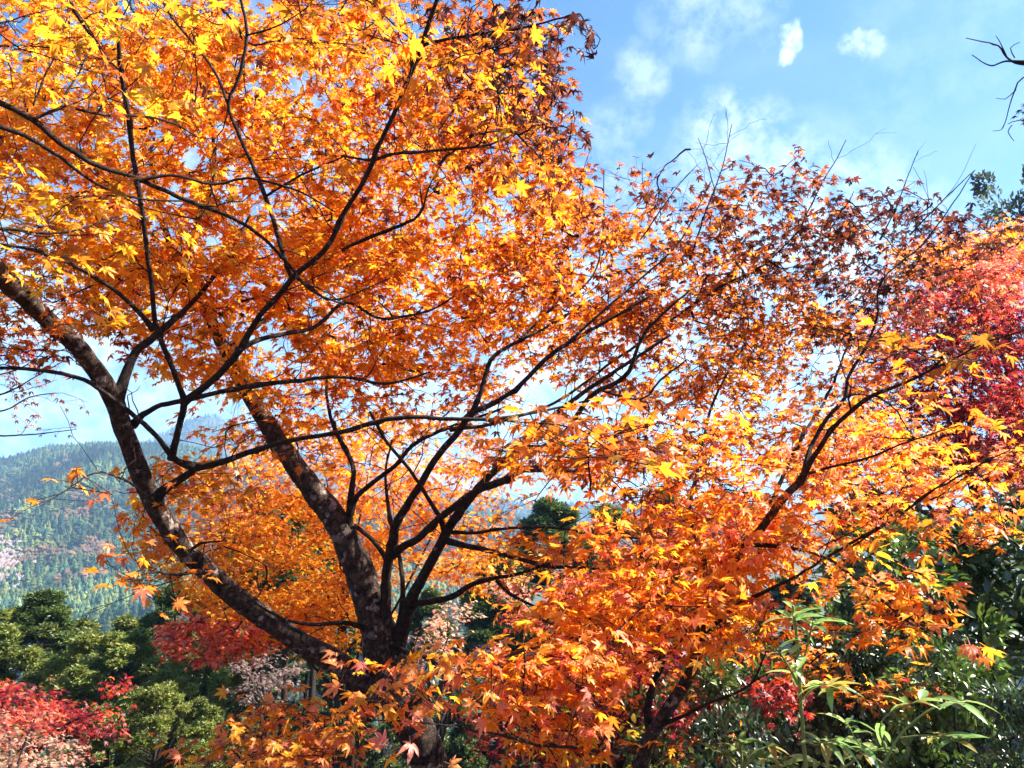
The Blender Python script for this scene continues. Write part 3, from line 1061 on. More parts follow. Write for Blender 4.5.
A += [[(566, 345, 4.6, 3), (600, 315, 4.7, 2.6), (640, 280, 4.8, 2.2), (680, 240, 4.9, 1.6), (712, 180, 5.0, 1.0)]]
A += [[(450, 430, 4.68, 4), (500, 422, 4.8, 3.5), (560, 400, 5, 3), (630, 350, 5.2, 3), (684, 312, 5.3, 3), (725, 285, 5.3, 3), (760, 268, 5.4, 2), (800, 230, 5.5, 1.5)]]
A += [[(520, 340, 4.8, 3), (545, 315, 5, 2.6), (590, 280, 5.2, 2.2), (602, 240, 5.4, 1.6), (604, 170, 5.5, 1)]]
A += [[(222, 350, 5.5, 8), (250, 330, 5.7, 7), (280, 300, 5.9, 6), (300, 250, 6.1, 5), (318, 200, 6.3, 4), (330, 130, 6.5, 3)]]
A += [[(208, 316, 5.6, 7), (185, 270, 5.4, 6), (200, 220, 5.3, 5), (215, 160, 5.2, 4), (205, 100, 5.2, 3), (190, 40, 5.2, 2)]]
A += [[(155, 500, 4.28, 4), (140, 490, 3.6, 3), (118, 478, 3.0, 2.5), (96, 472, 2.6, 2), (78, 482, 2.35, 1.6)]]
A += [[(188, 552, 4.45, 4), (200, 543, 4.4, 3), (222, 541, 4.3, 2)]]
A += [[(205, 570, 4.5, 5), (180, 575, 4.0, 3.5), (155, 572, 3.3, 2.6), (125, 580, 2.7, 2)]]
A += [[(690, 260, 5.2, 2.4), (705, 215, 5.3, 1.6), (722, 168, 5.3, 1.2), (732, 124, 5.3, .8)], [(715, 190, 5.3, 1.2), (706, 158, 5.3, 1), (698, 138, 5.3, .7)], [(800, 230, 5.5, 1.6), (822, 186, 5.5, 1.2), (838, 158, 5.5, 1), (846, 140, 5.5, .7)],
      [(880, 240, 5.5, 1.6), (897, 205, 5.5, 1.2), (906, 180, 5.5, 1), (918, 151, 5.5, .7)], [(910, 235, 5.5, 1.6), (944, 200, 5.5, 1.2), (975, 170, 5.5, .8)], [(640, 240, 5.2, 1.6), (668, 200, 5.2, 1.2), (690, 172, 5.2, .8)],
      [(585, 230, 5.2, 1.6), (580, 190, 5.2, 1.2), (590, 150, 5.2, .8)]]
for pts in A:
    pth = T.limb(pts, sides=8 if pts[0][3] > 5 else 6)
    T.shoots(pth, 2 + len(pth) // 12)

AB = [
    # px, py, rx, ry, near, far, sprays, palette, leaf size, leaves per spray
    (70, 40, 150, 70, 2.3, 3.0, 26, 'glow', .050, 7),
    (60, 60, 170, 130, 4.2, 6.8, 210, 'glow', .052, 18),
    (40, 210, 120, 90, 2.7, 3.4, 16, 'glow', .050, 7),
    (60, 220, 150, 90, 4.0, 6.0, 90, 'glow', .050, 17),
    (180, 150, 190, 150, 4.1, 7.0, 300, 'glow', .051, 18),
    (200, 200, 150, 120, 3.2, 4.0, 26, 'glow', .050, 8),
    (300, 120, 190, 150, 4.2, 6.8, 220, 'warm', .051, 18),
    (330, 60, 150, 100, 4.5, 7.5, 100, 'burnt', .050, 18),
    (470, 70, 85, 90, 3.4, 6.0, 62, 'burnt', .048, 16),
    (515, 110, 56, 90, 3.6, 5.5, 40, 'brownred', .048, 16),
    (370, 30, 60, 60, 2.4, 3.0, 16, 'olivey', .050, 9),
    (490, 120, 60, 90, 2.5, 3.2, 16, 'olivey', .048, 7),
    (450, 200, 130, 90, 3.8, 6.8, 130, 'warm', .049, 18),
    (540, 190, 50, 80, 4.0, 6.5, 50, 'burnt', .047, 16),
    (280, 300, 190, 90, 4.2, 7.0, 250, 'glow', .050, 18),
    (120, 280, 150, 56, 4.2, 6.0, 80, 'glow', .050, 17),
    (40, 325, 80, 40, 3.4, 5.0, 26, 'burnt', .048, 12),
    (420, 300, 150, 80, 4.4, 7.2, 180, 'warm', .049, 18),
    (560, 290, 110, 80, 4.6, 7.4, 140, 'burnt', .048, 18),
    (650, 275, 110, 66, 5.0, 7.6, 80, 'burnt', .047, 18),
    (660, 210, 90, 40, 4.8, 6.5, 32, 'brownred', .045, 11),
    (750, 250, 110, 65, 5.0, 7.0, 100, 'brownred', .046, 16),
    (760, 185, 60, 24, 4.8, 6.5, 16, 'brownred', .045, 12),
    (860, 250, 100, 50, 4.8, 6.8, 60, 'dry', .046, 12),
    (890, 215, 70, 30, 4.8, 6.4, 16, 'dry', .045, 8),
    (960, 235, 60, 22, 4.6, 6.2, 24, 'dry', .045, 9),
    (930, 290, 60, 30, 4.6, 6.2, 22, 'brownred', .045, 11),
    (720, 320, 120, 50, 5.0, 7.4, 70, 'burnt', .047, 16),
    (380, 400, 130, 50, 4.8, 7.5, 90, 'warm', .048, 16),
    (300, 420, 80, 50, 5.0, 7.0, 34, 'warm', .048, 16),
    (215, 430, 60, 40, 5.0, 6.0, 9, 'fire', .046, 10),
    (480, 350, 90, 40, 4.8, 7.2, 34, 'warm', .048, 16),
    (600, 350, 90, 40, 4.8, 7.0, 30, 'warm', .047, 16),
    (640, 420, 80, 40, 4.4, 6.0, 26, 'burnt', .047, 16),
    (580, 445, 84, 24, 2.2, 3.0, 34, 'amber', .047, 10),
    (640, 470, 80, 24, 2.5, 3.4, 26, 'burnt', .046, 11),
    (540, 560, 60, 22, 4.0, 5.2, 16, 'fire', .047, 14),
    (470, 520, 60, 40, 5.0, 6.5, 12, 'warm', .047, 12),
    (190, 500, 70, 36, 4.1, 5.0, 15, 'fire', .050, 11),
    (168, 545, 40, 36, 4.6, 5.8, 26, 'fire', .050, 14),
    (185, 480, 50, 26, 4.8, 6.0, 16, 'warm', .050, 13),
    (225, 580, 40, 22, 5.0, 6.2, 16, 'warm', .050, 14),
    (78, 490, 8, 16, 2.25, 2.4, 3, 'fire', .048, 5),
    (135, 582, 26, 8, 2.5, 2.9, 4, 'fire', .050, 5),
    (165, 572, 40, 14, 3.4, 4.4, 7, 'fire', .050, 8),
]
T.grow(*blob_points(AB, 0.88), MAPLE_FINE, length=0.27)
# dry hanging leaves at the end of the topmost branch
DB_ = [(588, 28, 14, 16, 2.55, 2.75, 3, 'dry', .046, 3), (470, 25, 50, 25, 2.8, 3.3, 10, 'dry', .044, 6), (535, 40, 40, 30, 2.8, 3.2, 7, 'dry', .044, 4), (550, 130, 25, 60, 3.3, 4.2, 14, 'dry', .042, 6),
       (500, 60, 70, 50, 3, 4, 12, 'dry', .044, 7)]
T.grow(*blob_points(DB_), MAPLE_DRY, length=0.14, spread=0.05, droop=0.8)
T.finish()

# ------------------------------------------------------------------ the slender maple on the right
b2 = P(636, 800, 3.9)
g2 = float(ground_z(b2[0], b2[1]))
U = Tree('maple_tree', 'slender orange maple with two thin dark leaning stems right of the large trunk', 'maple tree', (b2[0], b2[1], g2))
U.limb([[b2[0] - .12, b2[1], g2 - .1, .09], [b2[0] - .06, b2[1], g2 + .4, .065], px(636, 800, 3.9, 19), px(645, 755, 3.88, 17), px(655, 728, 3.85, 16), px(672, 702, 3.82, 14), px(690, 672, 3.8, 13), px(703, 630, 3.75, 13), px(716, 595, 3.7, 13), px(728, 575, 3.65, 12),
        px(748, 543, 3.6, 10), px(775, 509, 3.5, 9), px(785, 496, 3.45, 9), px(800, 482, 3.4, 8)], 'trunk', world=True, rough=0.08)
B = []
B += [[(800, 482, 3.4, 8), (812, 462, 3.3, 6.5), (830, 430, 3.15, 6), (850, 410, 3.0, 6), (866, 398, 2.9, 6), (886, 390, 2.8, 4), (905, 384, 2.7, 3.4), (935, 370, 2.55, 3), (962, 356, 2.4, 2.6), (990, 342, 2.3, 2), (1040, 325, 2.2, 1.5)]]
B += [[(803, 478, 3.4, 6), (808, 456, 3.45, 5), (815, 440, 3.5, 4.5), (827, 420, 3.5, 4.5), (845, 400, 3.5, 4), (848, 380, 3.5, 3.5), (858, 362, 3.5, 3.5), (870, 340, 3.5, 3.2), (878, 316, 3.5, 2.6), (882, 280, 3.5, 2), (930, 236, 3.6, 1.6), (975, 170, 3.7, 1)]]
B += [[(808, 474, 3.4, 4), (840, 465, 3.3, 3), (875, 455, 3.2, 2.6), (912, 440, 3.1, 1.8), (960, 425, 3.0, 1.2)]]
B += [[(652, 735, 3.87, 10), (648, 712, 3.9, 9), (655, 685, 3.95, 8), (664, 660, 4.0, 7), (660, 630, 4.1, 5), (645, 600, 4.2, 4), (640, 560, 4.3, 3), (655, 520, 4.4, 2)]]
B += [[(660, 725, 3.85, 6), (684, 716, 3.7, 4), (720, 698, 3.5, 3.5), (750, 685, 3.4, 2.6), (765, 655, 3.3, 2)]]
B += [[(702, 632, 3.75, 7), (740, 605, 3.6, 5), (770, 590, 3.5, 4), (800, 575, 3.4, 3), (850, 545, 3.2, 3), (905, 512, 3.0, 3), (925, 497, 2.9, 2.6), (965, 475, 2.7, 2), (1010, 450, 2.6, 1.4)]]
B += [[(850, 548, 3.2, 2.4), (878, 530, 3.1, 2.2), (920, 500, 3.0, 1.8), (960, 470, 2.9, 1)]]
B += [[(660, 728, 3.85, 6), (620, 752, 3.4, 4), (575, 750, 3.0, 3.4), (530, 745, 2.75, 3), (490, 735, 2.6, 2.6), (450, 728, 2.5, 2), (400, 722, 2.4, 1.6), (360, 722, 2.35, 1.2)]]
B += [[(664, 660, 4.0, 5), (620, 640, 3.6, 4), (575, 640, 3.2, 3.4), (530, 650, 2.9, 2.8), (480, 665, 2.75, 2.2), (430, 690, 2.6, 1.5)]]
B += [[(728, 577, 3.65, 6), (745, 540, 3.9, 5), (770, 500, 4.2, 4.5), (800, 440, 4.5, 4), (825, 400, 4.8, 3), (850, 340, 5, 2)]]
B += [[(716, 596, 3.7, 6), (700, 550, 4.0, 5), (690, 510, 4.3, 4), (700, 460, 4.6, 3.5), (715, 400, 4.8, 3), (742, 350, 5.0, 2)]]
B += [[(742, 545, 3.6, 5), (790, 548, 3.4, 4), (830, 560, 3.2, 3), (870, 590, 3.0, 2.6), (905, 620, 2.9, 2), (940, 640, 2.8, 1.4)]]
for pts in B:
    pth = U.limb(pts, sides=7, rough=0.06)
    U.shoots(pth, 1 + len(pth) // 16, 0.4)
UB = [
    (710, 400, 90, 56, 4.6, 7.0, 60, 'warm', .045, 15),
    (800, 365, 100, 56, 4.6, 7.4, 80, 'amber', .045, 15),
    (780, 310, 90, 50, 5.0, 7.4, 44, 'burnt', .045, 15),
    (860, 320, 60, 44, 4.8, 6.8, 34, 'brownred', .045, 14),
    (760, 460, 110, 50, 3.8, 5.6, 70, 'fire', .047, 16),
    (850, 460, 100, 44, 3.4, 5.2, 52, 'salmon', .047, 15),
    (890, 490, 80, 26, 2.9, 4.2, 22, 'salmon', .048, 12),
    (890, 430, 60, 40, 3.4, 4.8, 11, 'fire', .047, 13),
    (955, 440, 60, 34, 3.4, 5.0, 10, 'fire', .047, 13),
    (925, 360, 60, 24, 2.2, 2.6, 11, 'amber', .047, 6),
    (960, 525, 66, 18, 2.4, 3.2, 14, 'amber', .046, 9),
    (690, 540, 100, 44, 3.6, 5.2, 64, 'fire', .048, 16),
    (770, 540, 90, 40, 3.2, 4.6, 54, 'fire', .048, 15),
    (640, 590, 90, 40, 3.0, 4.4, 56, 'fire', .048, 15),
    (720, 610, 80, 40, 3.0, 4.2, 44, 'fire', .048, 14),
    (590, 625, 70, 26, 2.9, 4.0, 24, 'warm', .048, 13),
    (520, 680, 70, 28, 2.6, 3.4, 36, 'salmon', .048, 12),
    (600, 655, 60, 24, 2.7, 3.4, 20, 'salmon', .048, 12),
    (415, 694, 70, 8, 2.3, 2.6, 11, 'salmon', .048, 10),
    (545, 726, 46, 20, 2.6, 3.3, 15, 'fire', .048, 11),
    (570, 720, 60, 20, 3.0, 4.0, 10, 'fire', .047, 11),
    (885, 592, 44, 14, 2.7, 3.3, 11, 'fire', .048, 11),
    (920, 622, 36, 14, 2.6, 3.1, 9, 'fire', .048, 10),
    (845, 630, 40, 18, 2.7, 3.3, 8, 'glow', .047, 8),
    (680, 655, 30, 16, 3.3, 4.2, 6, 'fire', .047, 11),
    (1000, 480, 40, 30, 2.8, 4.0, 9, 'salmon', .047, 11),
]
U.grow(*blob_points(UB, 0.82), MAPLE_FINE, length=0.25)
U.finish()


# ------------------------------------------------------------------ other maples and autumn shrubs
def small_tree(name, label, cat, base_px, depth, blobs, width=10, temps=MAPLE_MID, limbs=7, group=None, bark=M_BRANCH, length=0.3, matl=M_LEAF, seed=1, twiglets=False, spread=0.12):
    r = np.random.default_rng(seed)
    b = P(base_px, 760, depth)
    g = float(ground_z(b[0], b[1]))
    t = Tree(name, label, cat, (b[0], b[1], g), matl, group, bark=bark, branch=bark)
    cen, pal, siz, cnt = blob_points(blobs)
    cen = np.array(cen)
    mid = cen.mean(axis=0)
    top = np.array([b[0] * .5 + mid[0] * .5, b[1] * .5 + mid[1] * .5, max(g + 0.4 * (mid[2] - g), mid[2] - 0.6 * cen[:, 2].std() * 2 - 0.2)])
    rb = width * 0.5 * depth / F_PX
    j = r.normal(0, 0.06, (2, 2))
    t.limb([[b[0], b[1], g - 0.1, rb * 1.5], [b[0] * .9 + top[0] * .1 + j[0, 0], b[1] + j[0, 1], g * .7 + top[2] * .3, rb], [b[0] * .4 + top[0] * .6 + j[1, 0], b[1] * .4 + top[1] * .6, g * .35 + top[2] * .65, rb * .85], [*top, rb * 0.7]], 'trunk', world=True)
    for k in range(limbs):
        q = cen[r.integers(0, len(cen))]
        st_ = top + (np.array([b[0], b[1], g]) - top) * r.uniform(0, 0.25)
        m = (st_ + q) / 2 + r.normal(0, 0.12, 3) + np.array([0, 0, 0.12])
        t.limb([[*st_, rb * .55], [*m, rb * .32], [*q, rb * .12]], 'branch', 6, world=True)
    t.grow(list(cen), pal, siz, cnt, temps, length=length, twiglets=twiglets, spread=spread)
    t.finish()
    return t


small_tree('maple_tree', 'orange maple behind the large trunk, its red lowest spray hanging over the conifers', 'maple tree', 352, 10.2, [
    (290, 560, 110, 70, 9.0, 11.4, 260, 'glow', .060, 22), (240, 500, 70, 50, 9.0, 11.4, 100, 'warm', .060, 20), (320, 470, 70, 50, 9.0, 11.4, 90, 'warm', .060, 20), (330, 610, 60, 36, 9.0, 11.2, 80, 'glow', .060, 20), (400, 460, 80, 50, 9.2, 11.6, 100, 'warm', .060, 20),
    (212, 640, 46, 20, 8.8, 10.0, 60, 'pinkred', .060, 22), (270, 630, 60, 26, 9.0, 10.2, 46, 'fire', .058, 20), (430, 530, 70, 50, 9.0, 11.2, 90, 'warm', .060, 18),
    (470, 565, 60, 26, 9.2, 11, 46, 'glow', .060, 18), (540, 470, 80, 30, 9.4, 11.4, 40, 'burnt', .06, 18)], 7, limbs=11, seed=4, length=.4, spread=.16)
small_tree('maple_tree', 'crimson maple with dark wine red leaves behind the slender stems', 'maple tree', 610, 6.4, [
    (590, 690, 90, 50, 5.4, 7.4, 110, 'crimson', .046, 22), (680, 690, 60, 44, 5.4, 7.0, 50, 'crimson', .046, 20), (640, 640, 80, 40, 5.6, 7.2, 50, 'redmix', .045, 18), (685, 525, 46, 24, 6, 7.4, 34, 'redmix', .046, 18), (560, 735, 80, 30, 5, 6.4, 36, 'crimson', .045, 18)], 8, seed=5)
small_tree('maple_tree', 'tall crimson maple at the right edge under an orange maple', 'maple tree', 1010, 8.4, [
    (975, 350, 90, 70, 7.2, 9.8, 150, 'crimson', .055, 24), (1000, 290, 60, 40, 7.4, 9.2, 60, 'pinkred', .055, 22), (930, 410, 90, 60, 7.2, 9.4, 110, 'redmix', .055, 20), (990, 430, 60, 50, 7.2, 9.2, 80, 'crimson', .055, 22), (960, 470, 80, 30, 7.2, 9.0, 50, 'pinkred', .055, 20), (900, 340, 50, 60, 7.6, 9.0, 40, 'pinkred', .052, 18),
    (880, 470, 80, 50, 7.0, 9, 60, 'pinkred', .052, 20), (1080, 340, 60, 90, 7.4, 9.5, 60, 'crimson', .055, 22)], 12, limbs=10, seed=6)
small_tree('maple_tree', 'salmon orange maple crown above the crimson one at the right edge', 'maple tree', 1060, 10.5, [
    (985, 264, 66, 28, 9.4, 11.8, 70, 'salmon', .060, 20), (1010, 240, 30, 16, 9.8, 11.4, 20, 'salmon', .06, 22), (930, 262, 50, 20, 9.6, 11.4, 40, 'fire', .06, 20), (1080, 260, 60, 50, 9.6, 11.5, 50, 'salmon', .06, 22),
    (960, 300, 60, 30, 9.6, 11.4, 40, 'salmon', .06, 20)], 12, limbs=9, seed=7)
small_tree('maple_tree', 'bright red maple at the lower left above the pale pink tree', 'maple tree', 40, 13.5, [
    (55, 714, 46, 10, 12.4, 14.5, 28, 'redmix', .07, 18), (15, 700, 40, 12, 12.6, 14.6, 22, 'crimson', .07, 18), (-50, 700, 60, 40, 12.4, 14.6, 50, 'redmix', .075, 22), (85, 725, 30, 20, 12.6, 14, 16, 'crimson', .07, 18),
    (120, 688, 16, 9, 12.8, 13.8, 5, 'redmix', .07, 14)], 9, limbs=8, seed=8, length=0.5, spread=.2)
small_tree('pale_pink_tree', 'pale pink faded tree in the lower left corner', 'tree', 20, 11.5, [
    (15, 752, 60, 20, 10.2, 12.6, 50, 'pale', .06, 16), (-40, 745, 60, 36, 10.4, 12.5, 40, 'pale', .06, 18), (60, 768, 30, 12, 10.6, 12, 14, 'pale', .06, 14), (10, 720, 40, 18, 10.6, 12.2, 24, 'pinkred', .06, 18)], 8, seed=9, length=.4, bark=M_GREY, spread=.16)
small_tree('faded_shrub', 'pale cream pink shrub just right of the large trunk', 'shrub', 440, 8.2, [
    (440, 642, 28, 24, 7.6, 8.8, 20, 'pale', .042, 13), (455, 618, 22, 14, 7.6, 8.8, 11, 'pale', .040, 13), (425, 660, 24, 18, 7.6, 8.6, 13, 'pale', .040, 13)], 5, seed=10, bark=M_GREY, length=.22, spread=.08)
small_tree('pink_shrub', 'pink shrub glowing in front of the dark trees right of the trunk', 'shrub', 590, 9.2, [
    (595, 596, 36, 20, 8.6, 9.8, 50, 'pinkred', .05, 24), (540, 610, 36, 22, 8.6, 9.8, 30, 'pinkred', .05, 20), (510, 590, 20, 12, 8.6, 9.8, 10, 'pale', .05, 18), (630, 570, 40, 26, 8.6, 9.8, 30, 'redmix', .05, 20)], 6, seed=12, bark=M_GREY)
small_tree('maple_sapling', 'low orange red maple sapling at the bottom edge left of the trunk', 'maple sapling', 250, 4.4, [
    (285, 742, 60, 18, 3.6, 5.0, 24, 'salmon', .046, 13), (235, 758, 50, 12, 3.6, 5.0, 16, 'salmon', .046, 12), (320, 728, 30, 12, 3.8, 4.6, 6, 'fire', .046, 10), (275, 715, 24, 14, 4.0, 4.6, 10, 'fire', .046, 11), (305, 756, 34, 12, 3.8, 4.6, 11, 'fire', .046, 13)], 5, temps=MAPLE_FINE, limbs=5, seed=13, twiglets=True)
small_tree('maple_sapling', 'low red maple sapling beneath the green stalk plant', 'maple sapling', 770, 5.2, [
    (775, 695, 34, 12, 4.8, 5.6, 16, 'redmix', .046, 15), (720, 752, 34, 12, 4.6, 5.4, 14, 'fire', .046, 13), (880, 690, 50, 12, 4.8, 5.8, 16, 'fire', .044, 12), (820, 672, 40, 16, 4.9, 6, 12, 'fire', .044, 12), (690, 720, 24, 12, 4.6, 5.2, 6, 'redmix', .046, 11)],
    5, temps=MAPLE_FINE, limbs=6, seed=14, twiglets=True)
small_tree('dusty_shrub', 'dusty brown half bare shrub under the long limb beside the bare cedar stems', 'shrub', 268, 14, [(268, 672, 30, 18, 13, 15, 26, 'dusty', .06, 16), (255, 690, 24, 12, 13, 15, 12, 'dusty', .06, 14)], 6, seed=17, bark=M_GREY, length=.4, spread=.15)
LEMON = [oval_leaf(0.42, 0.06, 0.15)]
small_tree('yellow_shrub', 'small shrub with round lemon yellow leaves under the orange maple', 'shrub', 590, 4.5, [
    (555, 690, 16, 10, 4.0, 4.5, 7, 'lemon', .05, 4), (620, 725, 24, 18, 4.0, 4.6, 7, 'lemon', .05, 4), (560, 735, 40, 20, 4.0, 4.6, 8, 'lemon', .05, 4), (575, 755, 30, 10, 4, 4.6, 5, 'lemon', .05, 4)],
    3, temps=LEMON, limbs=4, seed=15, twiglets=True, length=.16)


# ------------------------------------------------------------------ sparse and bare trees reaching in from the sides
b3 = P(-260, 760, 7.5)
g3 = float(ground_z(b3[0], b3[1]))
V = Tree('bare_tree', 'nearly leafless tree whose fine twigs reach in at the left edge below the limb', 'tree', (b3[0], b3[1], g3), branch=M_TWIG)
V.limb([[b3[0], b3[1], g3 - .1, .16], [b3[0] + .1, b3[1], g3 + 1.5, .12], px(-230, 480, 7.4, 16), px(-180, 430, 7.3, 11)], 'trunk', world=True)
for pts in ([(-180, 432, 7.3, 8), (-120, 420, 7.2, 5), (-60, 430, 7.1, 3.5), (0, 436, 7.0, 2), (40, 434, 6.95, 1.4), (72, 430, 6.9, 1)],
            [(-180, 432, 7.3, 8), (-110, 400, 7.2, 5), (-50, 412, 7.1, 3.5), (0, 412, 7.0, 2), (30, 398, 6.95, 1.5), (56, 393, 6.9, 1)],
            [(-180, 432, 7.3, 8), (-120, 380, 7.2, 5), (-50, 400, 7.1, 3), (0, 395, 7.0, 2), (34, 378, 6.95, 1.4), (62, 362, 6.9, 1)],
            [(-180, 432, 7.3, 8), (-120, 360, 7.2, 5), (-50, 360, 7.1, 3), (0, 356, 7.0, 2), (40, 350, 6.95, 1.4), (75, 352, 6.9, 1)],
            [(-110, 400, 7.2, 4), (-60, 380, 7.1, 3), (-10, 376, 7.0, 1.8), (25, 366, 6.9, 1.4), (50, 346, 6.9, 1)]):
    V.limb(pts, sides=5)
V.grow(*blob_points([(34, 408, 42, 34, 6.6, 7.2, 13, 'brownred', .040, 2), (20, 365, 50, 24, 6.6, 7.2, 24, 'brownred', .042, 3), (0, 340, 50, 20, 6.5, 7.2, 24, 'redmix', .042, 5)]), MAPLE_DRY, length=.22, spread=.06)
V.finish()

b4 = P(1300, 760, 6.5)
g4 = float(ground_z(b4[0], b4[1]))
W = Tree('bare_tree', 'bare tree whose dark twigs poke into the sky at the top right edge', 'tree', (b4[0], b4[1], g4), branch=M_TWIG)
W.limb([[b4[0], b4[1], g4 - .1, .17], [b4[0], b4[1], g4 + 2, .13], px(1290, 420, 6.5, 22), px(1240, 240, 6.4, 16), px(1180, 130, 6.3, 11)], 'trunk', world=True)
for pts in ([(1180, 130, 6.3, 9), (1120, 90, 6.2, 6), (1060, 70, 6.1, 4), (1024, 63, 6.0, 3), (1005, 62, 6.0, 2.2), (990, 66, 5.95, 1.5), (972, 55, 5.9, 1)],
            [(1040, 66, 6.05, 3), (1012, 61, 6.0, 2.4), (998, 45, 6.0, 1.8), (985, 42, 5.95, 1.4), (966, 38, 5.9, .9)],
            [(1007, 58, 6.0, 1.6), (1001, 45, 6, 1.2), (996, 36, 6, .8)],
            [(1015, 58, 6.0, 1.4), (1010, 48, 6, 1.1), (1020, 42, 6, .8)],
            [(1180, 130, 6.3, 8), (1110, 100, 6.2, 5), (1060, 80, 6.1, 3), (1024, 78, 6.0, 1.6), (1016, 90, 6, 1.4), (1010, 105, 6, 1.2), (1003, 128, 6, 1), (993, 131, 5.9, .8)],
            [(1016, 90, 6, 1.3), (1005, 99, 6, 1), (996, 98, 6, .7)],
            [(1012, 125, 6, 1.2), (1008, 132, 6, 1), (1014, 141, 6, .7)],
            [(1120, 110, 6.2, 3), (1060, 120, 6.1, 2), (1020, 120, 6, 1.2), (1008, 124, 6, .9)]):
    W.limb(pts, sides=5)
W.grow(*blob_points([(1026, 112, 10, 10, 5.9, 6.1, 4, 'dry', .044, 4), (1090, 80, 40, 60, 5.9, 6.3, 14, 'dry', .044, 4)]), MAPLE_DRY, length=.16, spread=.05)
W.finish()


# ------------------------------------------------------------------ conifers down the slope
TUFTS = [tuft(8, i, 0.13, 0.9) for i in range(4)]
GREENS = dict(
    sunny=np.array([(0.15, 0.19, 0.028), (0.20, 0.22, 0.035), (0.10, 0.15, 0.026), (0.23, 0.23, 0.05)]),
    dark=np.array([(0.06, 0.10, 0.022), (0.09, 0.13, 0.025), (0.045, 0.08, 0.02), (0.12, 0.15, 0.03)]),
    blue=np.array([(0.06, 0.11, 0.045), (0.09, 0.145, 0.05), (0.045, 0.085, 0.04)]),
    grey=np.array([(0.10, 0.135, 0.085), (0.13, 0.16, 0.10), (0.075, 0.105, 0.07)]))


def clump_tree(h, rad, n_clump, per, size, pal, shape='cone', bare=0.12, trunk_r=0.16, bark=M_CEDAR, name='conifer', temps=TUFTS, matl=M_NEEDLE, seed=0, flat=0.95, clr=0.42):
    """a trunk with branches that each carry a clump of foliage; built at the origin"""
    r = np.random.default_rng(seed)
    root = empty(name, (0, 0, 0))
    tb, cb = MB(), MB()
    z = np.linspace(-0.3, h * 0.97, 14)
    pth = np.stack([np.cumsum(r.normal(0, 0.03, 14)), np.cumsum(r.normal(0, 0.03, 14)), z], -1)
    tube(tb, pth, np.linspace(trunk_r, trunk_r * 0.12, 14), 9, 0.06)
    brb = MB()
    for k in range(n_clump):
        u = bare + (1 - bare) * r.uniform(0, 1) ** (0.85 if shape == 'cone' else 0.8)
        a = k * 2.399 + r.normal(0, 0.4)
        if shape == 'cone':
            rr = rad * (1 - u) ** 0.75 * r.uniform(0.55, 1.1) + 0.08
        else:
            uu = (u - bare) / (1 - bare)
            rr = rad * math.sqrt(max(0.02, 1 - (2 * uu - 0.9) ** 2 / 1.3)) * r.uniform(0.35, 1.05)
        zc = u * h
        j = min(13, int(u * 13))
        c = np.array([pth[j, 0] + rr * math.cos(a), pth[j, 1] + rr * math.sin(a), zc - (0.10 * rr if shape == 'cone' else -0.1 * rr)])
        s = pth[j].copy()
        s[2] = max(0.2, zc - rr * (0.25 if shape == 'cone' else 0.6))
        tube(brb, np.array([s, (s + c) / 2 + [0, 0, .05 * rr], c]), [trunk_r * .28 * (1 - u * .7), trunk_r * .16 * (1 - u * .7), 0.006], 4)
        m = int(per * r.uniform(0.6, 1.4))
        cr = clr * (0.6 + 0.5 * (1 - u)) * r.uniform(0.55, 1.4)
        g = r.normal(0, 1, (m, 3))
        g = unit(g) * (r.uniform(0, 1, (m, 1)) ** 0.45)
        pos = c + g * np.array([cr, cr, cr * flat])
        d = g + np.array([math.cos(a), math.sin(a), 0.1]) * 0.5
        xd = unit(d) + r.normal(0, 0.4, (m, 3))
        nr = np.array([0, 0, 0.7]) + g * 0.7 + r.normal(0, 0.45, (m, 3))
        cc = GREENS[pal][r.integers(0, len(GREENS[pal]), m)] * r.uniform(0.7, 1.3, (m, 1)) * r.uniform(0.6, 1.25)
        scatter(cb, temps, pos, xd, nr, size * r.uniform(0.7, 1.3, m), cc)
    tb.build('trunk', bark, root, smooth=True)
    brb.build('branches', bark, root, smooth=True)
    cb.build('crown', matl, root)
    return root


def copy_tree(o):
    c = o.copy()
    COL.objects.link(c)
    for ch in list(o.children):
        k = ch.copy()
        k.parent = c
        COL.objects.link(k)
    return c


def plant_at(root, x, y, z, rz, s, label, cat, group=None):
    root.location = (x, y, z)
    root.rotation_euler = (0, 0, rz)
    root.scale = s if isinstance(s, tuple) else (s, s, s)
    tag(root, label, cat, group)


def plant_px(make, used, px_, top_py, depth, rz, wide, label, cat, h0, group=None):
    """stand a tree on the slope so that its top reaches the photographed height"""
    t = P(px_, top_py, depth)
    g = float(ground_z(t[0], t[1]))
    s = max(0.3, (t[2] - g) / h0)
    root = make if not used else copy_tree(make)
    plant_at(root, t[0], t[1], g, rz, (s * wide, s * wide, s), label, cat, group)
    return root


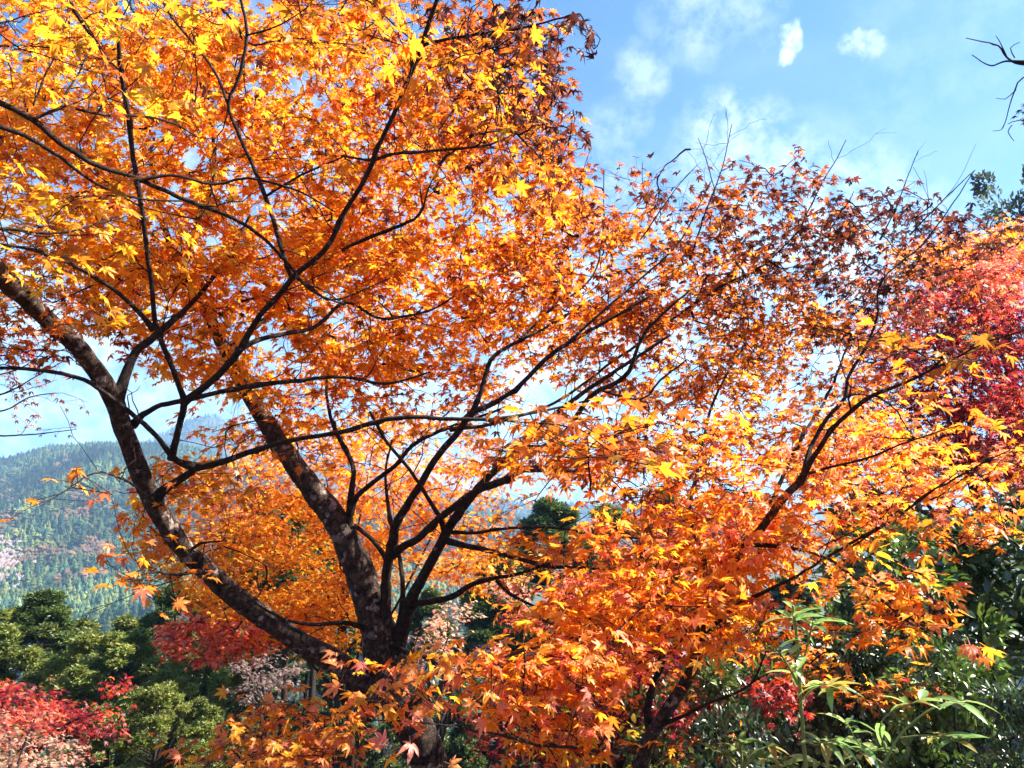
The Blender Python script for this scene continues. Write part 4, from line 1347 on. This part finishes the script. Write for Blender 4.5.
GC = 'conifers on the slope below'
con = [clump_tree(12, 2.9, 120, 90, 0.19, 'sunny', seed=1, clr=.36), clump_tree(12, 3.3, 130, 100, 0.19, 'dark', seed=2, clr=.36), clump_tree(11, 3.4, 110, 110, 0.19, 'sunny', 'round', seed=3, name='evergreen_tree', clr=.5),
       clump_tree(15, 2.2, 70, 90, 0.20, 'dark', 'cone', 0.62, 0.2, seed=4, clr=.5, name='cedar_tree')]
used = [False] * 4
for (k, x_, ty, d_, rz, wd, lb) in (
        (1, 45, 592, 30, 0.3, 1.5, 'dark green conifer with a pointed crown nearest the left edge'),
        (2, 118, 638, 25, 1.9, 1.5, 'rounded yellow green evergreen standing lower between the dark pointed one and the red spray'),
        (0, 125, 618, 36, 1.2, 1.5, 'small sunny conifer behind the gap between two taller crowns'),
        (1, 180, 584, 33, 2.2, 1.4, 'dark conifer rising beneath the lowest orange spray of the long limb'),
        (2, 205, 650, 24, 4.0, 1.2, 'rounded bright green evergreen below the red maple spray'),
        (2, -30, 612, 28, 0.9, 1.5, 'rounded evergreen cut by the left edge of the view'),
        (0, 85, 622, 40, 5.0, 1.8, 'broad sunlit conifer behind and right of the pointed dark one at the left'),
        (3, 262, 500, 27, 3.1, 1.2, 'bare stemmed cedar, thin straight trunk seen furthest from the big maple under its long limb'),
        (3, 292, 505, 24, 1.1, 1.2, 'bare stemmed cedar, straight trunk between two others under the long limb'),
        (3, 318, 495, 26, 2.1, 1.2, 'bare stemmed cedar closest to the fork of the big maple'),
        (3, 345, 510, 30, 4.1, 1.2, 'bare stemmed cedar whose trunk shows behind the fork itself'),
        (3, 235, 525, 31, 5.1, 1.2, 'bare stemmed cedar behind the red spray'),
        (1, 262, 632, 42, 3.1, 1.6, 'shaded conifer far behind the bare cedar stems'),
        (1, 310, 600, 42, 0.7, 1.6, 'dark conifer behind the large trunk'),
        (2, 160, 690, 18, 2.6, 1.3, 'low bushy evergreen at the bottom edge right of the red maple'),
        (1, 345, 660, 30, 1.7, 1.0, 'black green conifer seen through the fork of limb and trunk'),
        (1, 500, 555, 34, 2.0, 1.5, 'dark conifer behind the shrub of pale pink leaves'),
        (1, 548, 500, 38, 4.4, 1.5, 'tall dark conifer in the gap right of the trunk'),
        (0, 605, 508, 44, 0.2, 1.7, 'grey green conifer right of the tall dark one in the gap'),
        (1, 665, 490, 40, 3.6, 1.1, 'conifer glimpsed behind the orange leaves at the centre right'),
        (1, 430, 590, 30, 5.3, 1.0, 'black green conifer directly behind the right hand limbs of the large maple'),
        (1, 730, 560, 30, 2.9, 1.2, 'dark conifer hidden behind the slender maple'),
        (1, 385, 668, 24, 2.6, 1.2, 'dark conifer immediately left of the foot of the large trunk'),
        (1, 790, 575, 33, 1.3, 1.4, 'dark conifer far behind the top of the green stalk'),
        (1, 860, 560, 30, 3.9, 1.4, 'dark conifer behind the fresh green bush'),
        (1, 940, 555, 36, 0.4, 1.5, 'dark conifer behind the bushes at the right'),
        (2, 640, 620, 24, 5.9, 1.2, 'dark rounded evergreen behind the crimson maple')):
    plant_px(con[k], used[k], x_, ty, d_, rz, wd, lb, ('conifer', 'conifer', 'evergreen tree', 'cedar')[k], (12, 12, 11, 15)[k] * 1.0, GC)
    used[k] = True

OVAL = [oval_leaf(0.22, 0.08, 0.15, 3), oval_leaf(0.26, 0.12, 0.3, 3), oval_leaf(0.20, 0.05, 0.05, 3)]
# tall pale evergreen against the sky at the right edge
ev = clump_tree(14, 2.6, 70, 130, 0.15, 'grey', 'round', 0.35, 0.2, M_GREY, 'evergreen_tree', OVAL, M_NEEDLE, 31, 0.75, 0.7)
plant_px(ev, False, 1006, 176, 34, 0.4, 0.75, 'grey green broadleaf evergreen rising against the sky above the orange maple', 'evergreen tree', 14)

# dark glossy bushes on the right
GREENS['fresh'] = np.array([(0.13, 0.23, 0.035), (0.09, 0.17, 0.03), (0.20, 0.28, 0.045)])
bush = [clump_tree(4.2, 1.5, 80, 50, 0.13, 'dark', 'round', 0.06, 0.05, M_TWIG, 'evergreen_bush', OVAL, M_EVER, 41, 0.7, 0.34),
        clump_tree(4.2, 1.4, 80, 50, 0.14, 'blue', 'round', 0.06, 0.05, M_TWIG, 'evergreen_bush', OVAL, M_EVER, 42, 0.7, 0.34),
        clump_tree(4.2, 1.4, 70, 46, 0.13, 'fresh', 'round', 0.06, 0.05, M_TWIG, 'evergreen_bush', OVAL, M_EVER, 43, 0.7, 0.36)]
ub = [False] * 3
for (k, x_, ty, d_, rz, wd, lb) in (
        (2, 900, 520, 6.2, 0.0, 0.8, 'fresh green glossy bush directly below the hanging orange sprays at the right'),
        (1, 985, 520, 6.4, 1.1, 1.0, 'bluish glossy bush at the right edge'),
        (0, 1040, 500, 6.8, 2.3, 1.1, 'tall dark bush cut by the right edge'),
        (1, 850, 640, 5.6, 3.3, 0.9, 'shaded bush behind the green stalk plant'),
        (2, 955, 640, 5.0, 4.4, 0.8, 'low glossy bush above the long leaved plant'),
        (2, 770, 660, 6.0, 5.2, 0.8, 'low shaded bush between the slender stems and the green stalk'),
        (0, 710, 660, 5.4, 0.8, 0.8, 'dark bush behind the lower stems of the slender maple'),
        (1, 730, 715, 4.2, 0.3, 0.7, 'small bluish bush at the bottom edge right of the slender stems'),
        (1, 1010, 690, 4.4, 2.8, 0.7, 'small bluish bush in the lower right corner'),
        (0, 880, 500, 8.6, 3.9, 1.2, 'yellowish green bush glimpsed through the salmon leaves')):
    plant_px(bush[k], ub[k], x_, ty, d_, rz, wd, lb, 'bush', 4.3, 'glossy evergreen bushes on the right')
    ub[k] = True


# ------------------------------------------------------------------ green plants in front of the bushes
def pal_green(n, light=1.0):
    c = np.array([(0.24, 0.42, 0.12), (0.19, 0.34, 0.10), (0.34, 0.48, 0.15), (0.15, 0.27, 0.09)])
    c = c[rng.integers(0, 4, n)] * rng.uniform(0.7, 1.2, (n, 1)) * light
    old = rng.random(n) < 0.12
    c[old] = np.array([0.42, 0.36, 0.09]) * rng.uniform(0.6, 1.0, (int(old.sum()), 1))
    return c


LONG = [oval_leaf(0.15, 0.06, 0.35, 4), oval_leaf(0.17, 0.09, 0.2, 4), oval_leaf(0.14, 0.05, 0.5, 4)]
M_GREEN = leaf_mat('green_plant_leaf', 0.40, 0.05, 0.35, 1.4)
M_STEM, t_, n_, l_ = new_mat('green_stem')
o_ = n_('ShaderNodeOutputMaterial')
b_ = n_('ShaderNodeBsdfPrincipled')
nz_ = n_('ShaderNodeTexNoise')
nz_.inputs['Scale'].default_value = 40
cr_ = n_('ShaderNodeValToRGB')
cr_.color_ramp.elements[0].color = (0.10, 0.15, 0.03, 1)
cr_.color_ramp.elements[1].color = (0.24, 0.27, 0.07, 1)
l_(nz_.outputs[0], cr_.inputs[0])
l_(cr_.outputs[0], b_.inputs['Base Color'])
b_.inputs['Roughness'].default_value = 0.5
l_(b_.outputs[0], o_.inputs['Surface'])


def stalk_plant(name, label, stems, d, leaf, light=1.0, whorl=7):
    b = P(stems[0][0][0], 800, d)
    g = float(ground_z(b[0], b[1]))
    root = empty(name, (b[0], b[1], g))
    tag(root, label, 'plant')
    lm = MB()
    for k, st_ in enumerate(stems):
        rows = [px(*q) for q in st_[0:]]
        if k == 0:
            rows = [[b[0], b[1], g - .05, rows[0][3] * 1.5], [b[0], b[1], (g + rows[0][2]) / 2, rows[0][3] * 1.2]] + rows
        path = smooth_path(rows, 0.02, 0.0006)
        sm_ = MB()
        tube(sm_, path[:, :3], path[:, 3], 7)
        sm_.build('stem', M_STEM, root, smooth=True)
        top, tdir = path[-1, :3], unit(path[-1, :3] - path[-4, :3])
        n = whorl
        a = np.arange(n) * 2.399
        xd = np.stack([np.cos(a), np.sin(a), rng.uniform(-0.1, 0.6, n)], -1) + tdir * 0.25
        pos = top - tdir * rng.uniform(0, 0.05, (n, 1))
        scatter(lm, LONG, pos, xd, np.tile([0, 0, 1.0], (n, 1)) + rng.normal(0, .2, (n, 3)), leaf * rng.uniform(.5, 1.1, n), pal_green(n, light))
        # leaves along the stem
        vis = path[len(path) // 3:]
        m = max(2, len(vis) // 6)
        ii = rng.integers(0, len(vis), m)
        a = rng.uniform(0, 6.28, m)
        xd = np.stack([np.cos(a), np.sin(a), rng.uniform(-0.5, 0.3, m)], -1)
        scatter(lm, LONG, vis[ii, :3], xd, np.tile([0, 0, 1.0], (m, 1)) + rng.normal(0, .25, (m, 3)), leaf * rng.uniform(.7, 1.1, m), pal_green(m, light))
    lm.build('leaves', M_GREEN, root)
    return root


stalk_plant('green_plant', 'tall pale green stalk with leaf whorls in front of the dark bushes', [
    [(806, 780, 2.6, 5), (803, 740, 2.6, 4.5), (800, 690, 2.6, 4.5), (797, 640, 2.6, 4), (793, 606, 2.6, 3)],
    [(799, 684, 2.6, 3), (806, 650, 2.58, 2.6), (813, 622, 2.56, 2)],
    [(799, 686, 2.6, 3), (786, 662, 2.6, 2.6), (774, 646, 2.6, 2)],
    [(801, 700, 2.6, 2.6), (820, 684, 2.55, 2), (838, 690, 2.5, 1.5)],
    [(803, 740, 2.6, 2.6), (815, 745, 2.55, 2), (832, 740, 2.5, 1.5)]], 2.6, 0.105)
stalk_plant('green_plant', 'arching long leaved green plant near the lower right corner', [
    [(880, 790, 2.5, 3.4), (886, 760, 2.5, 3), (905, 730, 2.5, 2.6), (935, 707, 2.5, 2.2), (965, 702, 2.5, 1.6)],
    [(888, 755, 2.5, 2.4), (880, 730, 2.5, 2), (890, 712, 2.5, 1.5), (920, 700, 2.5, 1)],
    [(900, 738, 2.5, 2.2), (930, 735, 2.45, 1.8), (960, 742, 2.4, 1.3)],
    [(884, 765, 2.5, 2.2), (860, 745, 2.5, 1.8), (845, 720, 2.5, 1.3)]], 2.5, 0.10)
stalk_plant('green_plant', 'low dark leaved plant at the bottom edge below the slender stems', [
    [(745, 800, 3.2, 4), (742, 765, 3.2, 3.5), (740, 740, 3.2, 2.5)], [(742, 770, 3.2, 3), (760, 750, 3.2, 2), (775, 745, 3.2, 1.5)], [(742, 775, 3.2, 3), (725, 755, 3.2, 2), (712, 750, 3.2, 1.5)],
    [(743, 780, 3.2, 3), (765, 770, 3.1, 2), (790, 765, 3.1, 1.5)]], 3.2, 0.11, 0.6, 8)
stalk_plant('green_plant', 'leafy shoot between the tall stalk and the arching plant', [
    [(840, 800, 2.9, 4), (842, 765, 2.9, 3), (848, 740, 2.9, 2.2)], [(841, 770, 2.9, 3), (860, 755, 2.9, 2), (878, 750, 2.9, 1.5)], [(841, 775, 2.9, 3), (825, 765, 2.9, 2), (812, 762, 2.9, 1.5)]], 2.9, 0.10, 0.75, 8)

# ------------------------------------------------------------------ the air between here and the hills
hz = MB()
x0, x1, y0, y1, z0, z1 = -3500, 3500, -3500, 3500, -150, 420
hz.add([(x, y, z) for z in (z0, z1) for y in (y0, y1) for x in (x0, x1)], [(0, 2, 3, 1), (4, 5, 7, 6), (0, 1, 5, 4), (2, 6, 7, 3), (0, 4, 6, 2), (1, 3, 7, 5)])
hm, t_, n_, l_ = new_mat('haze')
o_ = n_('ShaderNodeOutputMaterial')
pv = n_('ShaderNodeVolumePrincipled')
pv.inputs['Color'].default_value = (0.36, 0.64, 1.0, 1)
pv.inputs['Density'].default_value = 0.00028
pv.inputs['Anisotropy'].default_value = 0.15
l_(pv.outputs[0], o_.inputs['Volume'])
h = hz.build('haze', hm)
h['kind'] = 'stuff'
